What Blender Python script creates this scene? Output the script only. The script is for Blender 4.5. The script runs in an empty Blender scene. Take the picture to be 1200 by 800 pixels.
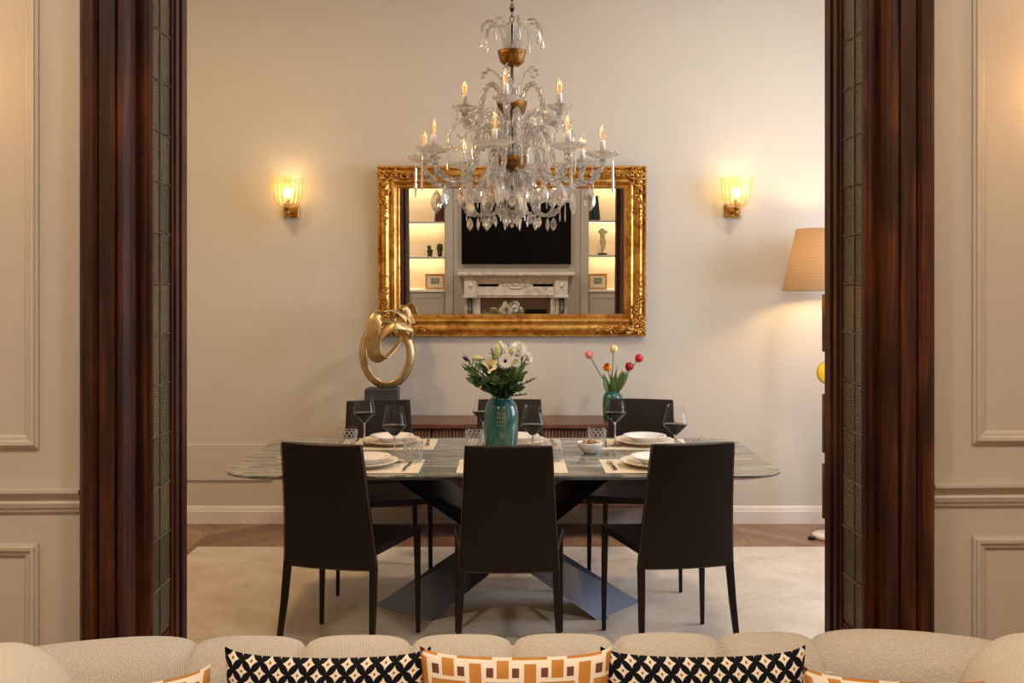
import bpy, math, random
from mathutils import Vector, Matrix, Euler
random.seed(7)
PI = math.pi
SC = bpy.context.scene
COL = SC.collection

# ------------------------------------------------------------------ mesh helper
class B:
    def __init__(s):
        s.v = []; s.f = []; s.m = []; s.s = []; s.uv = {}
    def add(s, vs, fs, m=0, smooth=False, mat=None, uvs=None):
        o = len(s.v)
        for p in vs:
            p = Vector(p)
            s.v.append(mat @ p if mat is not None else p)
        if uvs:
            for i, q in enumerate(uvs): s.uv[o+i] = q
        for f in fs:
            s.f.append([o+i for i in f]); s.m.append(m); s.s.append(smooth)
        return s
    def box(s, x0, x1, y0, y1, z0, z1, m=0, mat=None):
        vs = [(x0,y0,z0),(x1,y0,z0),(x1,y1,z0),(x0,y1,z0),(x0,y0,z1),(x1,y0,z1),(x1,y1,z1),(x0,y1,z1)]
        return s.add(vs, [(0,3,2,1),(4,5,6,7),(0,1,5,4),(1,2,6,5),(2,3,7,6),(3,0,4,7)], m, False, mat)
    def rbox(s, x0, x1, y0, y1, z0, z1, r=.004, m=0, mat=None):
        # box with chamfered edges
        cx, cy, cz = (x0+x1)/2, (y0+y1)/2, (z0+z1)/2
        hx, hy, hz = (x1-x0)/2, (y1-y0)/2, (z1-z0)/2
        r = min(r, hx*.9, hy*.9, hz*.9)
        vs = []; idx = {}
        for sx in (-1,1):
            for sy in (-1,1):
                for sz in (-1,1):
                    for a in range(3):
                        d = [hx-r, hy-r, hz-r]; d[a] += r
                        idx[(sx,sy,sz,a)] = len(vs)
                        vs.append((cx+sx*d[0], cy+sy*d[1], cz+sz*d[2]))
        fs = []
        S = (-1,1)
        for a in range(3):
            for q in S:
                b, c = (a+1)%3, (a+2)%3
                loop = []
                for (u, w) in ((-1,-1),(1,-1),(1,1),(-1,1)):
                    k = [0,0,0]; k[a] = q; k[b] = u; k[c] = w
                    loop.append(idx[(k[0],k[1],k[2],a)])
                if q < 0: loop.reverse()
                fs.append(loop)
        for a in range(3):
            b, c = (a+1)%3, (a+2)%3
            for u in S:
                for w in S:
                    k0 = [0,0,0]; k1 = [0,0,0]
                    k0[a] = -1; k1[a] = 1; k0[b] = k1[b] = u; k0[c] = k1[c] = w
                    L = [idx[(*k0,b)], idx[(*k1,b)], idx[(*k1,c)], idx[(*k0,c)]]
                    if u*w > 0: L.reverse()
                    fs.append(L)
        for sx in S:
            for sy in S:
                for sz in S:
                    L = [idx[(sx,sy,sz,0)], idx[(sx,sy,sz,1)], idx[(sx,sy,sz,2)]]
                    if sx*sy*sz < 0: L.reverse()
                    fs.append(L)
        return s.add(vs, fs, m, False, mat)
    def lathe(s, prof, n=24, c=(0,0,0), m=0, smooth=True, mat=None, fr=None, cap=True):
        vs = []; fs = []
        for j, (r, z) in enumerate(prof):
            for i in range(n):
                a = 2*PI*i/n
                k = fr(a, j) if fr else 1
                vs.append((c[0]+r*k*math.cos(a), c[1]+r*k*math.sin(a), c[2]+z))
        for j in range(len(prof)-1):
            for i in range(n):
                i2 = (i+1) % n
                fs.append((j*n+i, j*n+i2, (j+1)*n+i2, (j+1)*n+i))
        if cap:
            if prof[0][0] > 1e-5: fs.append(tuple(reversed(range(n))))
            if prof[-1][0] > 1e-5: fs.append(tuple((len(prof)-1)*n+i for i in range(n)))
        return s.add(vs, fs, m, smooth, mat)
    def tube(s, pts, rad, n=8, closed=False, m=0, smooth=True, mat=None, sec=None, cap=True, up=None):
        pts = [Vector(p) for p in pts]; N = len(pts)
        if not hasattr(rad, '__len__'): rad = [rad]*N
        T = []
        for i in range(N):
            if closed: t = pts[(i+1) % N] - pts[i-1]
            else: t = pts[min(i+1, N-1)] - pts[max(i-1, 0)]
            T.append(t.normalized() if t.length > 1e-9 else Vector((0,0,1)))
        u = Vector(up) if up else (Vector((0,0,1)) if abs(T[0].z) < .9 else Vector((1,0,0)))
        u = (u - T[0]*u.dot(T[0])).normalized()
        vs = []
        for i in range(N):
            if i:
                ax = T[i-1].cross(T[i])
                if ax.length > 1e-8:
                    u = Matrix.Rotation(T[i-1].angle(T[i]), 3, ax.normalized()) @ u
                u = (u - T[i]*u.dot(T[i])).normalized()
            w = T[i].cross(u)
            for k in range(n):
                a = 2*PI*k/n
                if sec: ca, sa = sec(a, i)
                else: ca, sa = math.cos(a), math.sin(a)
                vs.append(pts[i] + (u*ca + w*sa)*rad[i])
        fs = []
        for i in range(N if closed else N-1):
            i2 = (i+1) % N
            for k in range(n):
                k2 = (k+1) % n
                fs.append((i*n+k, i*n+k2, i2*n+k2, i2*n+k))
        if not closed and cap:
            fs.append(tuple(reversed(range(n)))); fs.append(tuple((N-1)*n+k for k in range(n)))
        return s.add(vs, fs, m, smooth, mat)
    def grid(s, fn, nu, nv, m=0, smooth=True, wrapu=False, mat=None, uv=False):
        vs = []; uvs = []
        for j in range(nv+1):
            for i in range(nu if wrapu else nu+1):
                vs.append(fn(i/nu, j/nv)); uvs.append((i/nu, j/nv))
        W = nu if wrapu else nu+1
        fs = []
        for j in range(nv):
            for i in range(nu):
                i2 = (i+1) % W
                fs.append((j*W+i, j*W+i2, (j+1)*W+i2, (j+1)*W+i))
        return s.add(vs, fs, m, smooth, mat, uvs if uv else None)
    def extrude(s, poly, axis, a, b, m=0, mat=None, smooth=False):
        # poly: 2D points; axis 0: (y,z) extruded in x; 1: (x,z) in y; 2: (x,y) in z
        def P(p, t):
            return [(t,p[0],p[1]), (p[0],t,p[1]), (p[0],p[1],t)][axis]
        n = len(poly)
        vs = [P(p,a) for p in poly] + [P(p,b) for p in poly]
        fs = [(i,(i+1)%n,n+(i+1)%n,n+i) for i in range(n)]
        fs += [tuple(reversed(range(n))), tuple(range(n,2*n))]
        return s.add(vs, fs, m, smooth, mat)
    def ball(s, c, r, n=10, m=0, sc=(1,1,1), mat=None):
        prof = [(max(1e-6, math.sin(PI*j/n)), -math.cos(PI*j/n)) for j in range(n+1)]
        vs = []; fs = []
        for j, (q, z) in enumerate(prof):
            for i in range(n+2):
                a = 2*PI*i/(n+2)
                vs.append((c[0]+r*sc[0]*q*math.cos(a), c[1]+r*sc[1]*q*math.sin(a), c[2]+r*sc[2]*z))
        W = n+2
        for j in range(n):
            for i in range(W):
                i2 = (i+1)%W
                fs.append((j*W+i, j*W+i2, (j+1)*W+i2, (j+1)*W+i))
        return s.add(vs, fs, m, True, mat)
    def build(s, name, mats, parent=None, loc=None, rot=None):
        me = bpy.data.meshes.new(name)
        me.from_pydata([tuple(p) for p in s.v], [], s.f)
        if not isinstance(mats, (list, tuple)): mats = [mats]
        for k in mats: me.materials.append(k)
        me.polygons.foreach_set('material_index', s.m)
        me.polygons.foreach_set('use_smooth', s.s)
        if s.uv:
            l = me.uv_layers.new(name='UVMap')
            for lp in me.loops:
                l.data[lp.index].uv = s.uv.get(lp.vertex_index, (0,0))
        me.validate(); me.update()
        o = bpy.data.objects.new(name, me); COL.objects.link(o)
        if parent: o.parent = parent
        if loc: o.location = loc
        if rot: o.rotation_euler = rot
        return o

def bevel(o, w=.003, seg=2, ang=40):
    md = o.modifiers.new('Bevel', 'BEVEL'); md.width = w; md.segments = seg
    md.limit_method = 'ANGLE'; md.angle_limit = math.radians(ang)
    return o
def subsurf(o, n=1):
    md = o.modifiers.new('Subsurf', 'SUBSURF'); md.levels = n; md.render_levels = n
    for p in o.data.polygons: p.use_smooth = True
    return o
def fixn(o):
    import bmesh
    bm = bmesh.new(); bm.from_mesh(o.data)
    bmesh.ops.recalc_face_normals(bm, faces=bm.faces); bm.to_mesh(o.data); bm.free()
    return o

def tag(o, label, cat, group=None):
    o['label'] = label; o['category'] = cat
    if group: o['group'] = group
    return o
def thing(name, label, cat, loc=(0,0,0), rz=0, group=None):
    o = bpy.data.objects.new(name, None); COL.objects.link(o)
    o.empty_display_size = .05
    o.location = loc; o.rotation_euler = (0,0,rz)
    return tag(o, label, cat, group)
def struct(o):
    o['kind'] = 'structure'; return o
def dup(root, loc, rz, label, group=None, parent=None):
    r = root.copy(); COL.objects.link(r); r.location = loc; r.rotation_euler = (0,0,rz)
    r['label'] = label
    if group: r['group'] = group
    def rec(a, b):
        for ch in list(a.children):
            c = ch.copy(); COL.objects.link(c); c.parent = b
            rec(ch, c)
    rec(root, r)
    return r
def smooth_path(pts, n=8, closed=False):
    P = [Vector(p) for p in pts]; out = []; N = len(P)
    rng = range(N if closed else N-1)
    for i in rng:
        p0 = P[(i-1)%N] if closed else P[max(i-1,0)]
        p1 = P[i]; p2 = P[(i+1)%N]
        p3 = P[(i+2)%N] if closed else P[min(i+2,N-1)]
        for k in range(n):
            t = k/n
            out.append(.5*((2*p1)+(-p0+p2)*t+(2*p0-5*p1+4*p2-p3)*t*t+(-p0+3*p1-3*p2+p3)*t**3))
    if not closed: out.append(P[-1])
    return out
def aim(d, loc=(0,0,0), roll=0):
    # matrix sending +Z to direction d
    q = Vector(d).normalized().to_track_quat('Z', 'Y')
    return Matrix.Translation(loc) @ q.to_matrix().to_4x4() @ Matrix.Rotation(roll, 4, 'Z')

# ------------------------------------------------------------------ materials
def lin(c):
    return tuple((x/255/12.92 if x/255 <= .04045 else ((x/255+.055)/1.055)**2.4) for x in c)
class M:
    def __init__(s, name):
        s.mat = bpy.data.materials.new(name); s.mat.use_nodes = True
        s.nt = s.mat.node_tree; s.nt.nodes.clear()
        s.out = s.nt.nodes.new('ShaderNodeOutputMaterial')
    def n(s, t, **kw):
        nd = s.nt.nodes.new(t)
        for k, v in kw.items():
            if k.startswith('i_'): nd.inputs[k[2:].replace('_',' ')].default_value = v
            else: setattr(nd, k, v)
        return nd
    def l(s, a, b): s.nt.links.new(a, b)
    def math(s, op, a, b=None, c=None):
        nd = s.nt.nodes.new('ShaderNodeMath'); nd.operation = op
        for i, x in enumerate((a, b, c)):
            if x is None: continue
            if isinstance(x, (int, float)): nd.inputs[i].default_value = x
            else: s.l(x, nd.inputs[i])
        return nd.outputs[0]
    def coord(s, which='Object', scale=(1,1,1), rot=(0,0,0)):
        tc = s.n('ShaderNodeTexCoord'); mp = s.n('ShaderNodeMapping')
        mp.inputs['Scale'].default_value = scale; mp.inputs['Rotation'].default_value = rot
        s.l(tc.outputs[which], mp.inputs[0]); return mp.outputs[0]
    def noise(s, vec, scale=5, detail=3, rough=.5, dist=0):
        nd = s.n('ShaderNodeTexNoise'); nd.inputs['Scale'].default_value = scale
        nd.inputs['Detail'].default_value = detail; nd.inputs['Roughness'].default_value = rough
        nd.inputs['Distortion'].default_value = dist
        if vec: s.l(vec, nd.inputs['Vector'])
        return nd.outputs['Fac']
    def ramp(s, fac, stops, interp='LINEAR'):
        r = s.n('ShaderNodeValToRGB'); r.color_ramp.interpolation = interp
        el = r.color_ramp.elements
        while len(el) < len(stops): el.new(.5)
        for e, (p, c) in zip(el, stops):
            e.position = p; e.color = (*c, 1) if len(c) == 3 else c
        s.l(fac, r.inputs[0]); return r.outputs[0]
    def mix(s, fac, a, b, blend='MIX'):
        m = s.n('ShaderNodeMix', data_type='RGBA', blend_type=blend)
        for sock, x in ((m.inputs[0], fac), (m.inputs[6], a), (m.inputs[7], b)):
            if isinstance(x, (int, float)): sock.default_value = x
            elif isinstance(x, tuple): sock.default_value = (*x, 1) if len(x) == 3 else x
            else: s.l(x, sock)
        return m.outputs[2]
    def bsdf(s, color=None, rough=.5, metal=0, spec=.5, **kw):
        p = s.n('ShaderNodeBsdfPrincipled')
        if color is not None:
            if isinstance(color, tuple): p.inputs['Base Color'].default_value = (*color, 1)
            else: s.l(color, p.inputs['Base Color'])
        if isinstance(rough, (int, float)): p.inputs['Roughness'].default_value = rough
        else: s.l(rough, p.inputs['Roughness'])
        p.inputs['Metallic'].default_value = metal
        p.inputs['Specular IOR Level'].default_value = spec
        for k, v in kw.items(): p.inputs[k.replace('_',' ')].default_value = v
        s.l(p.outputs[0], s.out.inputs[0]); s.p = p
        return p
    def bump(s, h, strength=.2, dist=.01, p=None):
        b = s.n('ShaderNodeBump'); b.inputs['Strength'].default_value = strength; b.inputs['Distance'].default_value = dist
        s.l(h, b.inputs['Height']); s.l(b.outputs[0], (p or s.p).inputs['Normal']); return b

def simple(name, rgb, rough=.5, metal=0, spec=.5, var=.06, vs=20, bs=0, bd=.002, **kw):
    m = M(name); c = lin(rgb)
    v = m.coord(); nz = m.noise(v, vs, 3)
    col = m.ramp(nz, [(.3, tuple(x*(1-var) for x in c)), (.7, tuple(min(1, x*(1+var)) for x in c))])
    m.bsdf(col, rough, metal, spec, **kw)
    if bs: m.bump(m.noise(v, vs*4, 3), bs, bd)
    return m.mat

MT = {}
MT['wall'] = simple('cream_wall_plaster', (211,205,191), .75, var=.012, vs=3, bs=.05, bd=.003)
MT['wall_near'] = simple('living_room_wall_paint', (196,182,166), .6, var=.01, vs=3, bs=.03)
MT['trim'] = simple('white_trim_paint', (236,230,222), .45, var=.01, vs=4)
MT['ceiling'] = simple('ceiling_paint', (235,228,218), .9, var=.01)
MT['grey_paint'] = simple('pale_grey_joinery', (188,184,178), .5, var=.01)
MT['niche'] = simple('niche_back_paint', (214,200,180), .6, var=.01)

def m_wood(name, c0, c1, c2, rough=.35, axis=2, sc=1, coat=.2, bs=.15):
    m = M(name); k = [14*sc,14*sc,14*sc]; k[axis] = .9*sc
    v = m.coord('Object', tuple(k))
    n1 = m.noise(v, 1.6, 5, .6, 1.2)
    k2 = [60*sc]*3; k2[axis] = 1.5*sc
    n2 = m.noise(m.coord('Object', tuple(k2)), 2, 4, .6)
    f = m.math('ADD', m.math('MULTIPLY', n1, .7), m.math('MULTIPLY', n2, .3))
    col = m.ramp(f, [(.34, lin(c0)), (.5, lin(c1)), (.66, lin(c2))])
    blot = m.noise(m.coord('Object', (3,3,1.3)), 2.2, 2)
    col = m.mix(m.ramp(blot, [(.4,(0,0,0)),(.62,(.6,.6,.6))]), col, lin(c0))
    m.bsdf(col, rough, 0, .32, Coat_Weight=coat, Coat_Roughness=.2)
    m.bump(f, bs, .002)
    return m.mat
MT['door_wood'] = m_wood('dark_reddish_door_timber', (26,11,5), (68,31,13), (110,56,25), .5, coat=.0)
MT['walnut'] = m_wood('walnut_sideboard', (74,46,34), (112,74,54), (140,98,76), .38, 0, coat=.15)
MT['walnut_v'] = m_wood('walnut_reeding', (60,36,26), (96,62,46), (122,84,64), .4, 2, coat=.1)

# parquet
def m_floor():
    m = M('oak_chevron_parquet')
    tc = m.n('ShaderNodeTexCoord'); sp = m.n('ShaderNodeSeparateXYZ'); m.l(tc.outputs['Object'], sp.inputs[0])
    x, y = sp.outputs[0], sp.outputs[1]
    W = .46
    xc = m.math('DIVIDE', x, W); ci = m.math('FLOOR', xc); fx = m.math('SUBTRACT', xc, ci)
    even = m.math('MODULO', m.math('ABSOLUTE', ci), 2.0)
    sgn = m.math('SUBTRACT', m.math('MULTIPLY', even, 2.0), 1.0)
    t = m.math('MULTIPLY', m.math('MULTIPLY', fx, W), sgn)
    b = m.math('DIVIDE', m.math('ADD', y, t), .13)
    # odd columns mirrored: keep boards continuous
    bi = m.math('FLOOR', b); fb = m.math('SUBTRACT', b, bi)
    cb = m.n('ShaderNodeCombineXYZ'); m.l(ci, cb.inputs[0]); m.l(bi, cb.inputs[1])
    wn = m.n('ShaderNodeTexWhiteNoise', noise_dimensions='3D'); m.l(cb.outputs[0], wn.inputs['Vector'])
    base = m.ramp(wn.outputs['Value'], [(0, lin((118,86,60))), (.5, lin((146,110,80))), (1, lin((168,132,98)))])
    g = m.noise(m.coord('Object', (30,6,1), (0,0,.7)), 2, 4, .6)
    col = m.mix(m.ramp(g, [(.35,(0,0,0)),(.7,(.5,.5,.5))]), base, lin((90,60,42)))
    e1 = m.math('LESS_THAN', m.math('MINIMUM', fb, m.math('SUBTRACT', 1.0, fb)), .02)
    e2 = m.math('LESS_THAN', m.math('MINIMUM', fx, m.math('SUBTRACT', 1.0, fx)), .005)
    e = m.math('MAXIMUM', e1, e2)
    col = m.mix(m.math('MULTIPLY', e, .7), col, lin((50,28,18)))
    m.bsdf(col, .32, 0, .5)
    m.bump(m.math('SUBTRACT', 1.0, e), .15, .002)
    return m.mat
MT['floor'] = m_floor()

def m_rug():
    m = M('beige_wool_rug')
    v = m.coord()
    a = m.noise(v, 3.2, 5, .65, .6); b = m.noise(v, 260, 2); c = m.noise(v, 28, 4, .7)
    f = m.math('ADD', m.math('MULTIPLY', a, .6), m.math('ADD', m.math('MULTIPLY', b, .2), m.math('MULTIPLY', c, .2)))
    col = m.ramp(f, [(.36, lin((200,182,156))), (.5, lin((216,202,180))), (.64, lin((230,218,200)))])
    m.bsdf(col, .95, 0, .2, Sheen_Weight=.2)
    m.bump(m.math('ADD', b, m.math('MULTIPLY', a, .6)), .5, .004)
    return m.mat
MT['rug'] = m_rug()

def m_marble():
    m = M('grey_green_marble_top')
    v = m.coord('Object', (.55,2.6,1), (0,0,.12))
    w = m.noise(v, 2.3, 6, .62, 1.4)
    vein = m.math('ABSOLUTE', m.math('SUBTRACT', w, .5))
    w2 = m.noise(m.coord('Object', (.8,5,1), (0,0,.2)), 2.2, 6, .6, 1.8)
    vein2 = m.math('ABSOLUTE', m.math('SUBTRACT', w2, .47))
    base = m.ramp(m.noise(m.coord('Object',(.8,3,1),(0,0,.1)), 1.6, 4, .6, 1), [(.3, lin((78,84,80))), (.55, lin((112,116,110))), (.75, lin((142,143,134)))])
    col = m.mix(m.ramp(vein, [(0,(.75,.75,.75)),(.035,(0,0,0))]), base, lin((196,190,176)))
    col = m.mix(m.ramp(vein2, [(0,(.8,.8,.8)),(.02,(0,0,0))]), col, lin((66,60,52)))
    m.bsdf(col, .08, 0, .55)
    return m.mat
MT['marble'] = m_marble()
def m_whitemarble(name, a, b, c):
    m = M(name); w = m.noise(m.coord('Object',(3,3,3)), 2, 6, .6, 2)
    m.bsdf(m.ramp(w, [(.35, lin(a)), (.5, lin(b)), (.65, lin(c))]), .3); return m.mat
MT['wmarble'] = m_whitemarble('white_fireplace_marble', (206,203,200), (236,234,231), (244,242,240))
MT['gmarble'] = m_whitemarble('dark_green_column_marble', (24,32,30), (44,56,50), (84,96,86))
MT['edge_dark'] = simple('dark_table_edge', (34,32,32), .35)
MT['graphite'] = simple('graphite_painted_metal', (84,88,100), .30, 0.8, .5, var=.05, vs=30)

def m_leather(name, rgb, rough=.46):
    m = M(name); v = m.coord()
    vo = m.n('ShaderNodeTexVoronoi'); vo.inputs['Scale'].default_value = 420; m.l(v, vo.inputs['Vector'])
    c = lin(rgb); nz = m.noise(v, 7, 3)
    m.bsdf(m.ramp(nz, [(.3, tuple(x*.85 for x in c)), (.7, tuple(x*1.15 for x in c))]), rough, 0, .3)
    m.bump(vo.outputs['Distance'], .12, .0015)
    return m.mat
MT['leather'] = m_leather('dark_brown_leather', (26,17,14))
MT['stitch'] = simple('leather_piping', (74,50,42), .5)

def m_gold(name, a, b, c, rough=.3, bs=.3, sc=26):
    m = M(name); v = m.coord()
    n1 = m.noise(v, sc, 5, .65); n2 = m.noise(v, sc*.25, 3)
    f = m.math('ADD', m.math('MULTIPLY', n1, .5), m.math('MULTIPLY', n2, .5))
    col = m.ramp(f, [(.33, lin(a)), (.5, lin(b)), (.68, lin(c))])
    m.bsdf(col, m.math('ADD', m.math('MULTIPLY', n1, .2), rough-.1), .92)
    m.bump(n1, bs, .003)
    return m.mat
MT['gilt'] = m_gold('antique_gilt', (160,104,40), (214,162,80), (238,200,118), .3, .35)
MT['gilt_orn'] = m_gold('gilt_ornament', (112,72,28), (196,146,68), (238,200,122), .32, .6, 70)
MT['champagne'] = m_gold('brushed_champagne_metal', (166,138,92), (198,170,120), (220,196,150), .36, .12, 14)
MT['brass'] = m_gold('aged_brass', (132,92,38), (186,138,66), (214,170,96), .28, .15, 30)
MT['brass_emb'] = m_gold('embossed_brass', (70,46,20), (132,92,42), (186,140,76), .34, 1.0, 90)
MT['black_metal'] = simple('black_metal', (20,18,18), .4, .6)
MT['white_tube'] = simple('white_candle_sleeve', (226,226,228), .4)
MT['stone'] = simple('charcoal_stone_plinth', (58,58,58), .55, var=.25, vs=30, bs=.1)
MT['steel'] = simple('brushed_steel_cutlery', (150,146,140), .22, 1.0)

def m_glass(name, col=(1,1,1), rough=0, ior=1.5, tr=.0, white_mix=0):
    m = M(name); g = m.n('ShaderNodeBsdfGlass'); g.inputs['Color'].default_value = (*col,1)
    g.inputs['Roughness'].default_value = rough; g.inputs['IOR'].default_value = ior
    if tr:
        t = m.n('ShaderNodeBsdfTransparent'); t.inputs[0].default_value = (*col,1)
        x = m.n('ShaderNodeMixShader'); x.inputs[0].default_value = tr
        m.l(g.outputs[0], x.inputs[1]); m.l(t.outputs[0], x.inputs[2])
        d = m.n('ShaderNodeBsdfTranslucent'); d2 = m.n('ShaderNodeBsdfDiffuse'); d.inputs[0].default_value = d2.inputs[0].default_value = (.9,.88,.85,1)
        dd = m.n('ShaderNodeMixShader'); m.l(d.outputs[0], dd.inputs[1]); m.l(d2.outputs[0], dd.inputs[2])
        y = m.n('ShaderNodeMixShader'); y.inputs[0].default_value = white_mix  # white scatter mixed in, standing for the bright light caught by the glass
        m.l(x.outputs[0], y.inputs[1]); m.l(dd.outputs[0], y.inputs[2]); m.l(y.outputs[0], m.out.inputs[0])
    else: m.l(g.outputs[0], m.out.inputs[0])
    return m.mat
MT['crystal'] = m_glass('chandelier_crystal', (1,1,1), 0, 1.5, .34, .16)
MT['cutglass'] = m_glass('cut_glass', (1,1,1), 0, 1.5, .08, .10)
def m_thin(name, tint=(1,1,1), base=.04, rough=.0):
    m = M(name)
    t = m.n('ShaderNodeBsdfTransparent'); t.inputs[0].default_value = (*tint,1)
    g = m.n('ShaderNodeBsdfGlossy'); g.inputs['Roughness'].default_value = rough
    lw = m.n('ShaderNodeLayerWeight'); lw.inputs[0].default_value = .35
    f = m.math('ADD', m.math('MULTIPLY', m.math('POWER', lw.outputs['Facing'], 3.5), .6), base)
    x = m.n('ShaderNodeMixShader'); m.l(f, x.inputs[0]); m.l(t.outputs[0], x.inputs[1]); m.l(g.outputs[0], x.inputs[2])
    m.l(x.outputs[0], m.out.inputs[0]); return m.mat
MT['cutline'] = m_glass('cut_glass_ridges', (1,1,1), .05, 1.5, .15, .7)
MT['rope'] = m_glass('crystal_rope_ridges', (1,1,1), .0, 1.5, .1, .45)
MT['thin'] = m_thin('thin_clear_glass', (.97,.97,.97), .03)
MT['bulbglass'] = m_thin('clear_bulb_glass', (1,.96,.9), .08)
MT['wine'] = simple('red_wine', (18,3,4), .12, spec=.15, var=.02)
def m_amber():
    m = M('ribbed_amber_glass')
    tc = m.n('ShaderNodeTexCoord'); sp = m.n('ShaderNodeSeparateXYZ'); m.l(tc.outputs['Object'], sp.inputs[0])
    ang = m.math('ARCTAN2', m.math('ADD', sp.outputs[1], .12), sp.outputs[0])
    rib = m.math('POWER', m.math('ABSOLUTE', m.math('COSINE', m.math('MULTIPLY', ang, 9.0))), 1.5)
    d = m.n('ShaderNodeBsdfTranslucent'); d.inputs[0].default_value = (*lin((255,222,168)),1)
    t = m.n('ShaderNodeBsdfTransparent'); m.l(m.ramp(rib, [(0,(.98,.82,.52)),(1,(1,.96,.84))]), t.inputs[0])
    g = m.n('ShaderNodeBsdfGlossy'); g.inputs['Roughness'].default_value = .08
    x = m.n('ShaderNodeMixShader'); m.l(m.math('ADD', m.math('MULTIPLY', rib, -.25), .93), x.inputs[0])
    m.l(d.outputs[0], x.inputs[1]); m.l(t.outputs[0], x.inputs[2])
    lw = m.n('ShaderNodeLayerWeight'); lw.inputs[0].default_value = .4
    y = m.n('ShaderNodeMixShader'); m.l(m.math('ADD', m.math('MULTIPLY', lw.outputs['Facing'], .35), .06), y.inputs[0])
    m.l(x.outputs[0], y.inputs[1]); m.l(g.outputs[0], y.inputs[2]); m.l(y.outputs[0], m.out.inputs[0])
    return m.mat
MT['amber'] = m_amber()
def m_emit(name, col, st):
    m = M(name); e = m.n('ShaderNodeEmission'); e.inputs[0].default_value = (*col,1); e.inputs[1].default_value = st
    m.l(e.outputs[0], m.out.inputs[0]); return m.mat
MT['bulb_on'] = m_emit('glowing_bulb', lin((255,226,170)), 7)
MT['filament'] = m_emit('glowing_filament', lin((255,176,84)), 1.1)
MT['led'] = m_emit('warm_led_strip', lin((255,230,184)), 6)
MT['diffuser'] = m_emit('lit_ceiling_diffuser', lin((255,226,190)), 2.5)  # glowing face of the added ceiling fill lights
def m_shade():
    m = M('woven_lamp_shade_fabric')
    w1 = m.n('ShaderNodeTexWave', bands_direction='Z'); w1.inputs['Scale'].default_value = 46; w1.inputs['Distortion'].default_value = 1.5
    w1.inputs['Detail'].default_value = 2
    m.l(m.coord(), w1.inputs['Vector'])
    col = m.ramp(w1.outputs['Fac'], [(0, lin((150,124,96))), (1, lin((186,160,130)))])
    d = m.n('ShaderNodeBsdfDiffuse'); t = m.n('ShaderNodeBsdfTranslucent')
    m.l(col, d.inputs[0]); m.l(col, t.inputs[0])
    tp = m.n('ShaderNodeBsdfTransparent')
    x = m.n('ShaderNodeMixShader'); x.inputs[0].default_value = .15
    m.l(d.outputs[0], x.inputs[1]); m.l(t.outputs[0], x.inputs[2])
    y = m.n('ShaderNodeMixShader'); y.inputs[0].default_value = .012
    m.l(x.outputs[0], y.inputs[1]); m.l(tp.outputs[0], y.inputs[2]); m.l(y.outputs[0], m.out.inputs[0])
    return m.mat
MT['shade'] = m_shade()
def m_leaded():
    m = M('rippled_olive_glass')
    v = m.coord('Object', (1,1,1)); n1 = m.noise(v, 60, 3, .6, .5)
    w = m.n('ShaderNodeTexWave', bands_direction='Z'); w.inputs['Scale'].default_value = 38; w.inputs['Distortion'].default_value = 5
    w.inputs['Detail'].default_value = 3; m.l(v, w.inputs['Vector'])
    tc = m.n('ShaderNodeTexCoord'); sp = m.n('ShaderNodeSeparateXYZ'); m.l(tc.outputs['Object'], sp.inputs[0])
    cell = m.math('FLOOR', m.math('DIVIDE', m.math('SUBTRACT', sp.outputs[2], .046), .146))
    cy = m.math('GREATER_THAN', sp.outputs[1], .122)
    cb = m.n('ShaderNodeCombineXYZ'); m.l(cell, cb.inputs[0]); m.l(cy, cb.inputs[1])
    wn = m.n('ShaderNodeTexWhiteNoise', noise_dimensions='3D'); m.l(cb.outputs[0], wn.inputs['Vector'])
    col = m.ramp(wn.outputs['Value'], [(0, lin((88,78,54))), (.5, lin((108,98,74))), (1, lin((130,114,74)))])
    m.bsdf(col, .22, 0, .6, Transmission_Weight=.25)
    m.bump(m.math('ADD', n1, m.math('MULTIPLY', w.outputs['Fac'], .6)), .7, .004)
    return m.mat
MT['leaded'] = m_leaded()
MT['lead'] = simple('lead_came', (120,112,98), .4, .7)
MT['mirror'] = simple('mirror_silver', (236,234,230), .0, 1.0, var=0)
MT['screen'] = simple('black_tv_screen', (5,5,6), .18, spec=.2, var=0)
MT['teal'] = None
def m_teal():
    m = M('teal_glazed_ceramic'); v = m.coord()
    a = m.noise(m.coord('Object',(5,5,1.6)), 3, 5, .6, 1); b = m.noise(v, 60, 3)
    col = m.ramp(a, [(.3, lin((14,66,62))), (.5, lin((30,96,86))), (.66, lin((86,110,88)))])
    tc = m.n('ShaderNodeTexCoord'); sp = m.n('ShaderNodeSeparateXYZ'); m.l(tc.outputs['Object'], sp.inputs[0])
    top = m.ramp(sp.outputs[2], [(.165,(0,0,0)),(.245,(.8,.8,.8))])
    col = m.mix(top, col, lin((5,72,80)))
    m.bsdf(col, .14, 0, .5, Coat_Weight=.4); m.bump(b, .08, .002); return m.mat
MT['teal'] = m_teal()
MT['porcelain'] = simple('white_porcelain', (238,234,228), .16, var=.01)
MT['cream_ware'] = simple('cream_stoneware', (238,228,212), .28, var=.04, vs=30)
def m_linen(name, rgb, sc=420, bs=.4):
    m = M(name); c = lin(rgb)
    a = m.n('ShaderNodeTexWave', bands_direction='X'); a.inputs['Scale'].default_value = sc/6
    b = m.n('ShaderNodeTexWave', bands_direction='Y'); b.inputs['Scale'].default_value = sc/6
    v = m.coord(); m.l(v, a.inputs['Vector']); m.l(v, b.inputs['Vector'])
    f = m.math('MULTIPLY', m.math('ADD', a.outputs['Fac'], b.outputs['Fac']), .5)
    col = m.ramp(f, [(0, tuple(x*.85 for x in c)), (1, tuple(min(1,x*1.08) for x in c))])
    m.bsdf(col, .9, 0, .2); m.bump(f, bs, .001); return m.mat
MT['linen'] = m_linen('natural_linen', (226,212,188))
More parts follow.
